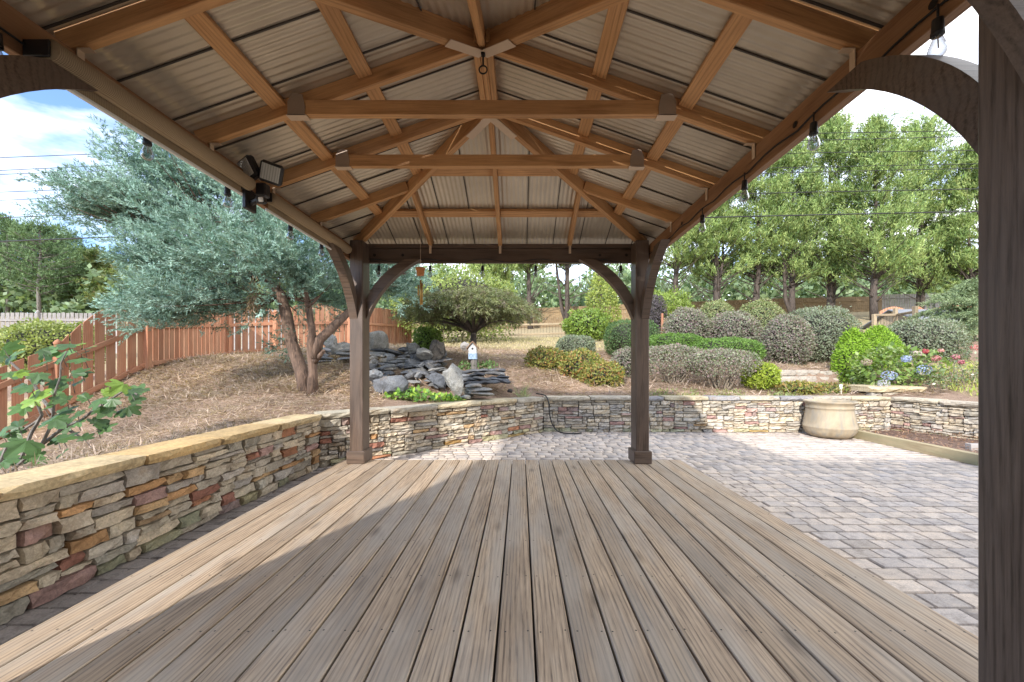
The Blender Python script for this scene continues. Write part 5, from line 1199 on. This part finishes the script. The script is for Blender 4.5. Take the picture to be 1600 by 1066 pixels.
def slabs():
    rs = random.Random(77); k = 0; g = 'flat slate slabs stacked in the waterfall'
    for (x0, x1, yy0, yy1, n) in ((578, 640, 545, 575, 22), (640, 690, 548, 570, 12), (560, 612, 575, 632, 24), (600, 690, 566, 584, 16), (640, 700, 580, 612, 10), (500, 545, 545, 566, 7), (560, 600, 555, 600, 14)):
        for i in range(n):
            py = yy0 + (yy1 - yy0) * (i + rs.random()) / n; px = rs.uniform(x0, x1); d = 6.0 + (632 - py) / 87 * 2.3
            o = rock('flat_rock', 'flat slate slab stacked in the waterfall pile', px, py, rs.uniform(14, 36), rs.uniform(4.5, 8), d, (lambda q, c_: tuple(v * q for v in c_))(rs.uniform(.7, 1.1), rs.choice(SL)), rs.uniform(-.5, .5), rs.gauss(0, .13), rs.gauss(.08, .1), dy=rs.uniform(.10, .24), me=rs.choice(SLABS), group=g)
    for i in range(26):
        px = 704 + i * 3.4 + rs.uniform(-6, 6); lay = i % 4
        rock('flat_rock', 'flat slate slab in the low ledge running right from the pile', px, 601 - lay * 6 - (px - 704) * .06 + rs.uniform(-1, 1), rs.uniform(18, 36), rs.uniform(5, 7.5), 6.95 + lay * .10, (lambda q, c_: tuple(v * q for v in c_))(rs.uniform(.65, 1.0), rs.choice(SL[:3] + SL[4:5])), rs.uniform(-.3, .3), rs.gauss(0, .05), rs.gauss(.05, .05), dy=rs.uniform(.09, .16), me=rs.choice(SLABS), group='flat slate slabs in the low ledge')
    for px, py, w, h in ((748, 609, 34, 9), (752, 615, 40, 8), (741, 604, 26, 8)):
        rock('flat_rock', {748: 'loose pale flat slab in the middle of the little stack by the wall cap', 752: 'loose pale flat slab at the bottom of the little stack by the wall cap', 741: 'loose pale flat slab on top of the little stack by the wall cap'}[px], px, py, w, h, 6.35, (.34, .33, .31), rs.uniform(-.3, .3), rs.gauss(0, .05), me=rs.choice(SLABS), group='loose flat slabs beside the wall')
    for i in range(20):
        px = rs.uniform(575, 700); py = rs.uniform(556, 612) if px < 640 else rs.uniform(552, 590); d = 6.0 + (632 - py) / 87 * 2.3
        rock('boulder', 'rough slate chunk wedged between the flat slabs of the waterfall', px, py, rs.uniform(14, 26), rs.uniform(9, 17), d - .05, (lambda q, c_: tuple(v * q for v in c_))(rs.uniform(.75, 1.2), rs.choice(SL)), rs.uniform(0, 3), rs.gauss(0, .3), rs.gauss(0, .25), group='rough slate chunks in the waterfall')
slabs()
def mound():
    """packed rubble under the slabs"""
    n, m = 22, 16; V = []; 
    for j in range(m):
        for i in range(n):
            u, v = i / (n - 1), j / (m - 1); py = 634 - v * 88; px = 548 + u * 160; d = 6.1 + v * 2.2; p = at(px, py, d); e = min(u, 1 - u, v * 1.3 + .05, 1.1 - v) * 4; e = min(1, max(0, e)); g = gz(p[0], p[1]); V.append((p[0], p[1], g - .1 + (p[2] - g + .02) * e + RNG.normal() * .03))
    Q = [(j * n + i, j * n + i + 1, (j + 1) * n + i + 1, (j + 1) * n + i) for j in range(m - 1) for i in range(n - 1)]
    o = obj('rubble', mesh_np('rubble', np.array(V), np.array(Q)), M_rock, None, None, (.17, .165, .16)); tag(o, 'packed dark slate rubble filling the waterfall mound', 'rubble', kind='stuff')
mound()
def leafy_cover():
    n = 420; px = RNG.uniform(600, 722, n); py = 628 - RNG.random(n) * (14 * np.exp(-((px - 648) / 38) ** 2) + 6); P = np.array([at(a, b_, RNG.uniform(5.95, 6.35)) for a, b_ in zip(px, py)]); L = RNG.uniform(.05, .10, n); D = runit(n) * .8 + np.array([0, -.2, .5]); V, Q = leaves(P, D, runit(n) * .5 + np.array([0, -.3, .8]), L, L * .75)
    tag(obj('pond_plants', mesh_np('pond_plants', V, Q, np.repeat(tints([(0.13, 0.27, 0.05), (0.18, 0.34, 0.06), (0.34, 0.46, 0.07), (0.10, 0.21, 0.05)], n), 4, 0)), M_gloss), 'low bright green leafy ground cover at the foot of the slate waterfall', 'ground cover', kind='stuff')
    n = 260; P = np.array([at(a, b_, d_) for a, b_, d_ in zip(RNG.uniform(715, 775, n), RNG.uniform(566, 580, n), RNG.uniform(7.4, 8.2, n))]); L = RNG.uniform(.05, .09, n); V, Q = leaves(P, runit(n) + np.array([0, 0, .5]), runit(n), L, L * .5)
    tag(obj('low_greenery', mesh_np('low_greenery', V, Q, np.repeat(tints([(0.09, 0.17, 0.05), (0.13, 0.21, 0.07)], n), 4, 0)), M_leaf), 'low green ground cover under the birdhouse', 'ground cover', kind='stuff')
leafy_cover()
def weeds():
    n = 900; px = RNG.uniform(1010, 1235, n); cl_ = np.array([1030, 1075, 1140, 1228])[RNG.integers(0, 4, n)] + RNG.normal(size=n) * 14; d = RNG.uniform(7.05, 7.9, n); x = (cl_ - VX) / F * d; P = np.stack([x, d, hz(x, d) + .01], 1); L = RNG.uniform(.03, .08, n); V, Q = leaves(P, runit(n) * .8 + np.array([0, 0, .7]), runit(n), L, L * .45)
    tag(obj('weeds', mesh_np('weeds', V, Q, np.repeat(tints([(0.19, 0.25, 0.09), (0.25, 0.29, 0.12), (0.30, 0.26, 0.13)], n), 4, 0)), M_leaf), 'small green weeds sprouting through the mulch behind the far wall', 'weeds', kind='stuff')
weeds()
# ornamental grass tuft by the hose
def tuft():
    b = at(818, 614, 6.95); b[2] = gz(b[0], b[1]); n = 70; D = runit(n) * .9 + np.array([0, 0, .7]); P = np.tile(b, (n, 1)) + RNG.normal(size=(n, 3)) * .04
    me = mesh_np('grass_tuft', *leaves(P, D, runit(n), RNG.uniform(.12, .30, n), .012), np.repeat(tints([(0.28, 0.33, 0.16), (0.36, 0.38, 0.20)], n), 4, 0)); tag(obj('grass_tuft', me, M_leaf), 'spiky pale grass tuft on the mulch beside the hose', 'plant')
tuft()

# ------------------------------------------------------------------ birdhouse, pot, timbers, pipe, hose
def birdhouse():
    c = at(739, 546, 7.55); T = thing('birdhouse', 'white and blue birdhouse with brown roof on a short wooden stake', 'birdhouse', c); x, y, z = c; w, h = .075, .19
    V = [(x - w, y - w, z - h), (x + w, y - w, z - h), (x + w, y + w, z - h), (x - w, y + w, z - h), (x - w, y - w, z + .03), (x + w, y - w, z + .03), (x + w, y + w, z + .03), (x - w, y + w, z + .03), (x, y - w, z + .12), (x, y + w, z + .12)]
    MB().add(V, [(3, 2, 1, 0), (0, 1, 5, 8, 4), (2, 3, 7, 9, 6), (1, 2, 6, 5), (3, 0, 4, 7), (4, 8, 9, 7), (8, 5, 6, 9)]).build('box', plain('whitewash', (.50, .50, .49), .7, var=.3, scale=30), T)
    MB().box((x - w - .003, y - w - .004, z - h), (x + w + .003, y + w + .004, z - .08), 0).build('base_band', plain('blue_paint', (.25, .34, .47), .6, var=.3, scale=30), T)
    for s in (-1, 1):
        M, L = frame_M((x + s * .0, y - w - .03, z + .127), (x + s * .0, y + w + .03, z + .127)); d = Vector((s * .10, 0, -.115)); V = [Vector((x, yy, z + .132 + o)) + d * t for yy in (y - w - .03, y + w + .03) for t in (-.04 * 0, 1.15) for o in (0, .026)]
        MB().add(V, [(0, 1, 3, 2), (4, 6, 7, 5), (0, 2, 6, 4), (1, 5, 7, 3), (2, 3, 7, 6), (0, 4, 5, 1)]).build('roof', plain('brown_roof', (.20, .12, .07), .8), T)
    mb = MB(); n = 12; mb.add([(x + .02 * math.cos(a * 6.283 / n), y - w - .003, z + .01 + .02 * math.sin(a * 6.283 / n)) for a in range(n)], [tuple(range(n))]); mb.build('entrance', M_black, T)
    g = gz(x, y); MB().tube([(x + .02, y + .02, g - .1), (x + .02, y, z - h)], [.07, .065], 9).build('stake', M_bark_grey, T)
birdhouse()
def pot():
    p = at(1296, 684, 6.45); x, y = p[0], p[1]; T = thing('clay_pot', 'large weathered clay planter with a dark banded rim by the far wall', 'pot', (x, y, PZ)); s = .365 / .365
    prof = [(.20, 0), (.27, .015), (.325, .06), (.358, .12), (.366, .165), (.372, .175), (.366, .185), (.352, .26), (.335, .36), (.322, .44), (.318, .475), (.328, .48), (.328, .497), (.318, .502), (.322, .535), (.348, .565), (.362, .578), (.362, .592), (.345, .598), (.318, .585), (.305, .55), (.31, .40), (.30, .34)]
    MB().lathe(prof, 40, (x, y, PZ)).build('body', M_pot, T, True); MB().lathe([(.30, 0), (.29, .02), (.05, .03)], 20, (x, y, PZ + .36)).build('soil', M_dirt, T)
pot()
M_, _ = None, None
tag(bar('landscape_timber', (5.46, 6.62, PZ + .065), (5.40, 2.6, PZ + .065), .10, .13, M_timber, None), 'long weathered timber edging the planting bed beside the pavers', 'timber')
tag(bar('landscape_timber', (6.02, 5.25, PZ + .07), (7.2, 5.02, PZ + .07), .09, .12, M_greywood, None), 'short grey timber lying across the planting bed', 'timber')
def bed():
    poly = [(5.50, 6.72), (6.46, 6.72), (7.30, 4.4), (7.62, 3.5), (7.9, 2.4), (5.46, 2.4)]; V = []; n, m = 16, 26
    for j in range(m):
        for i in range(n):
            v = j / (m - 1); y = 2.4 + v * 4.36; xl_ = 5.45 + .05 * v; xr2 = 6.53 + (6.85 - y) * (1.25 / 3.45) - .06; u = i / (n - 1); V.append((xl_ + (xr2 - xl_) * u, y, PZ + .045 + .05 * u * math.sin(v * 3.1) + RNG.normal() * .010))
    Q = [(j * n + i, j * n + i + 1, (j + 1) * n + i + 1, (j + 1) * n + i) for j in range(m - 1) for i in range(n - 1)]
    tag(obj('bed_soil', mesh_np('bed_soil', np.array(V), np.array(Q), None, True), M_dirt), kind='structure')
    k = 2600; u = RNG.random(k); y = RNG.uniform(2.6, 6.7, k); xl_ = 5.5; xr2 = 6.47 + (6.85 - y) * (1.25 / 3.45); P = np.stack([xl_ + (xr2 - xl_) * u, y, PZ + .06 + .05 * u + RNG.random(k) * .02], 1); D = runit(k); D[:, 2] *= .3; L = RNG.uniform(.03, .08, k); V, Q = leaves(P, D, runit(k) * .5 + np.array([0, 0, 1]), L, .014)
    tag(obj('bark_mulch', mesh_np('bark_mulch', V, Q, np.repeat(tints([(0.33, 0.18, 0.11), (0.40, 0.27, 0.18), (0.20, 0.12, 0.08)], k), 4, 0)), M_leaf), 'reddish bark chips in the timber edged bed', 'mulch', kind='stuff')
bed()
p = at(1313, 620, 7.6); o = MB().tube([(p[0], p[1], .4), (p[0] + .01, p[1], at(1314, 601, 7.6)[2])], .024, 10).build('white_pipe', M_white, None, True); tag(o, 'short white plastic pipe standing up behind the far wall', 'pipe')
def hose():
    pts = [at(838, 615, 7.15), at(845, 616, 7.0), np.array([.43, 6.95, .53]), np.array([.46, 6.80, .515]), np.array([.50, 6.76, .40]), np.array([.50, 6.76, .22]), np.array([.55, 6.75, .03]), np.array([.64, 6.70, -.085]), np.array([.78, 6.66, -.105]), np.array([.98, 6.68, -.105]), np.array([1.05, 6.70, -.105])]
    P = [pts[0]]; 
    for a, b_ in zip(pts, pts[1:]): P += [a + (b_ - a) * t for t in (.33, .66, 1)]
    P = np.array(P)
    for _ in range(2): P[1:-1] = (P[:-2] + P[1:-1] * 2 + P[2:]) / 4
    tag(MB().tube(P, .011, 8).build('garden_hose', M_blackmatte, None, True), 'thin black hose running over the wall cap down to the pavers', 'hose')
hose()
# terrace wall of concrete blocks
def blockwall():
    T = thing('block_wall', 'low tan concrete block terrace wall below the egg shaped purple shrub', 'wall', at(1260, 605, 8.9)); rs = random.Random(8); V, Fc = rough_block(rs, 3, 2, .06, .06); mes = []
    for k in range(4):
        V, Fc = rough_block(rs, 3, 2, .06, .06); me = bpy.data.meshes.new('block'); me.from_pydata(V, [], Fc); me.update(); me.materials.append(M_block); mes.append(me)
    for r_ in range(4):
        z = at(1260, 612, 8.9)[2] + r_ * .142; x = at(1168, 600, 8.9)[0] + (r_ % 2) * .15 + (0 if r_ < 3 else .25)
        while x < at(1345 + (0 if r_ < 3 else 0), 600, 8.9)[0]:
            zz = z - max(0, (x - at(1280, 600, 8.9)[0])) * .10; j = rs.uniform(.9, 1.1); obj('block', rs.choice(mes), M_block, T, Matrix.Translation((x, 8.95 + r_ * .03 + .05 * math.sin(x * 2), zz)) @ Matrix.Rotation(rs.gauss(0, .04), 4, 'Z') @ Matrix.Diagonal((.285, .22, .133, 1)), (.43 * j, .385 * j, .33 * j)); x += .295
blockwall()

# ------------------------------------------------------------------ fences
def frame_fence(name, label, secs, mat, group=None, pw=.125, gap=.020, hgt=1.12, arch=.20, rails=(.13, .86), postmat=None, single=True, th=.018, face=None, cat='fence', posts=True):
    """SECS: (p0, p1, arched) ground points"""
    T = thing(name, label, cat, secs[0][0], group); rs = random.Random(len(label)); row = MB()
    for p0, p1, ar in secs:
        p0, p1 = np.array(p0, float), np.array(p1, float); d = p1 - p0; L = np.hypot(d[0], d[1]); t = d[:2] / L; nn = np.array([t[1], -t[0]])
        if nn.dot(-p0[:2]) < 0: nn = -nn                              # rails on the garden side
        k = max(1, int(L / (pw + gap))); 
        for i in range(k):
            s = (i + .5) / k; c = p0 + d * s; h = hgt + (arch * math.sin(math.pi * s) if ar else 0) + rs.gauss(0, .006); sl = d[2] / L * pw / 2
            dz = (arch * math.pi * math.cos(math.pi * s) / k / 2 if ar else 0)
            lo = c[2] + .04; V = []
            for o in (-th / 2, th / 2):
                V += [(c[0] - t[0] * pw / 2 - nn[0] * (o), c[1] - t[1] * pw / 2 - nn[1] * o, lo - sl), (c[0] + t[0] * pw / 2 - nn[0] * o, c[1] + t[1] * pw / 2 - nn[1] * o, lo + sl), (c[0] + t[0] * pw / 2 - nn[0] * o, c[1] + t[1] * pw / 2 - nn[1] * o, c[2] + h + sl + dz), (c[0] - t[0] * pw / 2 - nn[0] * o, c[1] - t[1] * pw / 2 - nn[1] * o, c[2] + h - sl - dz)]
            Fc = [(0, 1, 2, 3), (7, 6, 5, 4), (0, 4, 5, 1), (1, 5, 6, 2), (2, 6, 7, 3), (3, 7, 4, 0)]
            if single:
                cz = c[2] + h / 2; Ml = Matrix(((0, t[0], nn[0], c[0]), (0, t[1], nn[1], c[1]), (1, 0, 0, cz), (0, 0, 0, 1))); Mi = Ml.inverted()
                me = bpy.data.meshes.new('picket'); me.from_pydata([Mi @ Vector(v) for v in V], [], Fc); me.update(); obj('picket', me, mat, T, Ml)
            else: row.add(V, Fc)
        for r_ in rails:
            o = np.array([nn[0], nn[1], 0]) * (.018 + th / 2 + .001)
            bar('rail', p0 + o + np.array([0, 0, r_]), p1 + o + np.array([0, 0, r_]), .036, .085, mat, T)
        if posts:
            q = p1; b_ = bar('post', (q[0] + nn[0] * .03, q[1] + nn[1] * .03, q[2] - .2), (q[0] + nn[0] * .03, q[1] + nn[1] * .03, q[2] + hgt * .98), .10, .10, mat, T)
            mb = MB(); c = (q[0] + nn[0] * .03, q[1] + nn[1] * .03, q[2] + hgt * .98 + .001); mb.box((c[0] - .06, c[1] - .06, c[2]), (c[0] + .06, c[1] + .06, c[2] + .022), .004); mb.lathe([(.022, .02), (.05, .045), (.055, .075), (.03, .11), (.004, .135)], 8, c); mb.build('post_cap', mat, b_, True)
    if not single: row.build('picket_row', mat, T, kind='stuff')
    return T
q0, q1 = at(0, 692, 5.9), at(229, 579, 7.6)
def lp(s): return q0 + (q1 - q0) * s
frame_fence('picket_fence', 'reddish brown picket fence stepping uphill with arched panels beside the pine straw', [(lp(-.85), lp(-.23), False), (lp(-.23), lp(.33), False), (lp(.33), lp(1.0), True), (q1, at(355, 560, 10.2), True), (at(355, 560, 10.2), at(430, 554, 10.9), True), (at(430, 554, 10.9), at(545, 546, 12.6), True), (at(545, 546, 12.6), at(640, 543, 16.0), True)], M_fence, hgt=1.14, arch=.33)
frame_fence('board_fence', 'weathered grey board fence on the rise beyond the brown fence', [(at(-60, 548, 15.5), at(60, 546, 16), False), (at(60, 546, 16), at(185, 545, 16.5), False)], M_greywood, pw=.12, gap=.035, hgt=1.5, arch=0, rails=(.2, 1.2), single=False)
frame_fence('board_fence', 'bluish grey board fence behind the arched panels near the juniper trunk', [(at(330, 556, 15.5), at(440, 548, 16.5), False)], M_greywood, pw=.12, gap=.02, hgt=1.75, arch=0, rails=(.2, 1.4), single=False)
M_stock = wood('stockade_wood', (0.30, 0.215, 0.125), (0.14, 0.09, 0.05), .85, .9, .1, None, 12, .2)
frame_fence('stockade_fence', 'tall brown stockade fence behind the tree trunks', [(at(520, 522, 27), at(660, 521, 28.5), False), (at(660, 521, 28.5), at(840, 516, 31), False), (at(840, 516, 31), at(1040, 507, 31.5), False), (at(1040, 507, 31.5), at(1210, 500, 32), False), (at(1210, 500, 32), at(1385, 496, 32), False)], M_stock, pw=.145, gap=.012, hgt=1.75, arch=0, rails=(.3, 1.4), single=False, posts=False)
frame_fence('board_fence', 'dark grey board fence at the far right behind the evergreen trunks', [(at(1378, 492, 29), at(1460, 490, 29), False), (at(1460, 490, 29), at(1560, 488, 29), False)], M_greywood, pw=.15, gap=.03, hgt=1.5, arch=0, rails=(.3, 1.2), single=False)
frame_fence('picket_fence', 'reddish arched picket fence beyond the split rails on the right', [(at(1374, 512, 23), at(1420, 512, 23), True), (at(1420, 512, 23), at(1446, 511, 23), True), (at(1446, 511, 23), at(1545, 508, 23), True)], M_fence, pw=.13, gap=.02, hgt=.95, arch=.28, rails=(.2, .75), single=False)
def rails(label, pts, hts, lev, r=.05):
    T = thing('rail_fence', label, 'fence', pts[0])
    for (p, h) in zip(pts, hts): bar('post', (p[0], p[1], p[2] - .2), (p[0], p[1], p[2] + h), .12, .14, M_palewood, T, c=.012)
    for a, b_ in zip(pts, pts[1:]):
        for l in lev: bar('rail', a + np.array([0, -.07, l]), b_ + np.array([0, -.07, l]), r, r * 2.0, M_palewood, T, c=.015)
    mb = MB()
    for a, b_ in zip(pts, pts[1:]):
        k = int(np.linalg.norm(b_ - a) / .16)
        for i in range(1, k): c = a + (b_ - a) * i / k; mb.tube([c + np.array([0, -.02, .05]), c + np.array([0, -.02, lev[-1]])], .006, 3, False)
    mb.build('wire_mesh', M_iron, T, kind='stuff')
rails('pale split rail fence with wire mesh behind the maple', [at(530, 549, 17), at(553, 548, 17.2), at(700, 538, 19), at(770, 533, 20), at(892, 529, 20.6)], [1.15, 1.2, 1.1, 1.1, 1.25], (.28, .78))
rails('pale split rail fence beside the lime arborvitae', [at(1366, 528, 16.5), at(1399, 527, 16.8), at(1430, 527, 14.5)], [1.0, 1.25, 1.15], (.42, .95))
def lattice():
    a, b_ = at(1036, 524, 12.8), at(1056, 497, 12.8); T = thing('lattice_panel', 'small tan wooden lattice panel beside the purple shrub', 'lattice', a); n = 5; w = b_[0] - a[0]; h = b_[2] - a[2]
    mb = MB()
    for s in (1, -1):
        for i in range(-n, n + 1):
            x0 = a[0] + w * i / n; p0 = [x0, a[1] + .01 * s, a[2]]; p1 = [x0 + h, a[1] + .01 * s, a[2] + h]
            if p1[0] > b_[0]: p1 = [b_[0], p1[1], a[2] + (b_[0] - x0)]
            if p0[0] < a[0]: p0 = [a[0], p0[1], a[2] + (a[0] - x0)]
            if p1[0] - p0[0] < .03: continue
            if s < 0: p0[0], p1[0] = a[0] + b_[0] - p0[0], a[0] + b_[0] - p1[0]
            M, L = frame_M(p0, p1, (0, 1, 0)); mb.obox(M, (L, .035, .008))
    mb.build('slats', M_palewood, T, kind='stuff')
    for x in (a[0] - .03, b_[0] + .03): bar('frame_post', (x, a[1], a[2] - .4), (x, a[1], b_[2] + .15), .06, .06, M_fence, T)
lattice()
def shed():
    c = at(1490, 520, 17); x0, x1 = at(1448, 520, 17)[0], at(1540, 520, 17)[0]; y0, y1 = 17, 20; z0 = gz(x0, 17) - .2; ze = at(1490, 503, 17)[2]; zr = at(1490, 486, 18.5)[2]
    T = thing('shed', 'low tan shed with grey shingle roof half hidden by the round shrub', 'shed', (x0, y0, z0)); xm = x0
    V = [(x0, y0, z0), (x1, y0, z0), (x1, y1, z0), (x0, y1, z0), (x0, y0, ze), (x1, y0, ze), (x1, y1, ze), (x0, y1, ze), (x0, (y0 + y1) / 2, zr), (x1, (y0 + y1) / 2, zr)]
    MB().add(V, [(0, 1, 5, 4), (2, 3, 7, 6), (1, 2, 6, 9, 5), (3, 0, 4, 8, 7)]).build('wall', plain('tan_siding', (.48, .38, .26), .8), T)
    for s in (0, 1):
        ya = y0 - .2 if s == 0 else y1 + .2; V = [(x0 - .25, ya, ze - .08), (x1 + .2, ya, ze - .08), (x1 + .2, (y0 + y1) / 2, zr + .03), (x0 - .25, (y0 + y1) / 2, zr + .03)]; V += [(a, b_, c_ + .05) for a, b_, c_ in V]
        MB().add(V, [(0, 1, 2, 3), (7, 6, 5, 4), (0, 4, 5, 1), (3, 2, 6, 7), (0, 3, 7, 4), (1, 5, 6, 2)]).build('roof', plain('grey_shingles', (.19, .20, .22), .85), T)
shed()
# ------------------------------------------------------------------ overhead wires
WL = ['uppermost overhead wire crossing above the trees', 'second overhead wire just below the uppermost one', 'overhead wire third from the top, nearly touching the second on the left', 'overhead wire fourth from the top', 'overhead wire fifth from the top, close below the fourth', 'overhead wire sixth from the top', 'thickest lowest overhead wire in front of the evergreens']
for (yl_, yr2, r), lab in zip([(244.7, 198, .020), (266.5, 205.5, .020), (270, 230, .020), (299, 250, .019), (312.7, 256, .019), (339, 289, .026), (376.5, 324, .036)], WL):
    a, b_ = at(-260, yl_ + 12, 22), at(1760, yr2 + 2, 22); pts = []
    for i in range(41):
        s = i / 40; p = a + (b_ - a) * s; p[2] += .9 * (s * 0 ) + .9 * 4 * s * (1 - s) * .45 if False else -0.0; pts.append(p - np.array([0, 0, .45 * math.sin(math.pi * s)]) + np.array([0, 0, .45 * math.sin(math.pi * s) * 1.6]))
    tag(MB().tube(pts, r, 5).build('power_line', M_black, None, True), lab, 'power line', 'overhead wires crossing behind the gazebo')
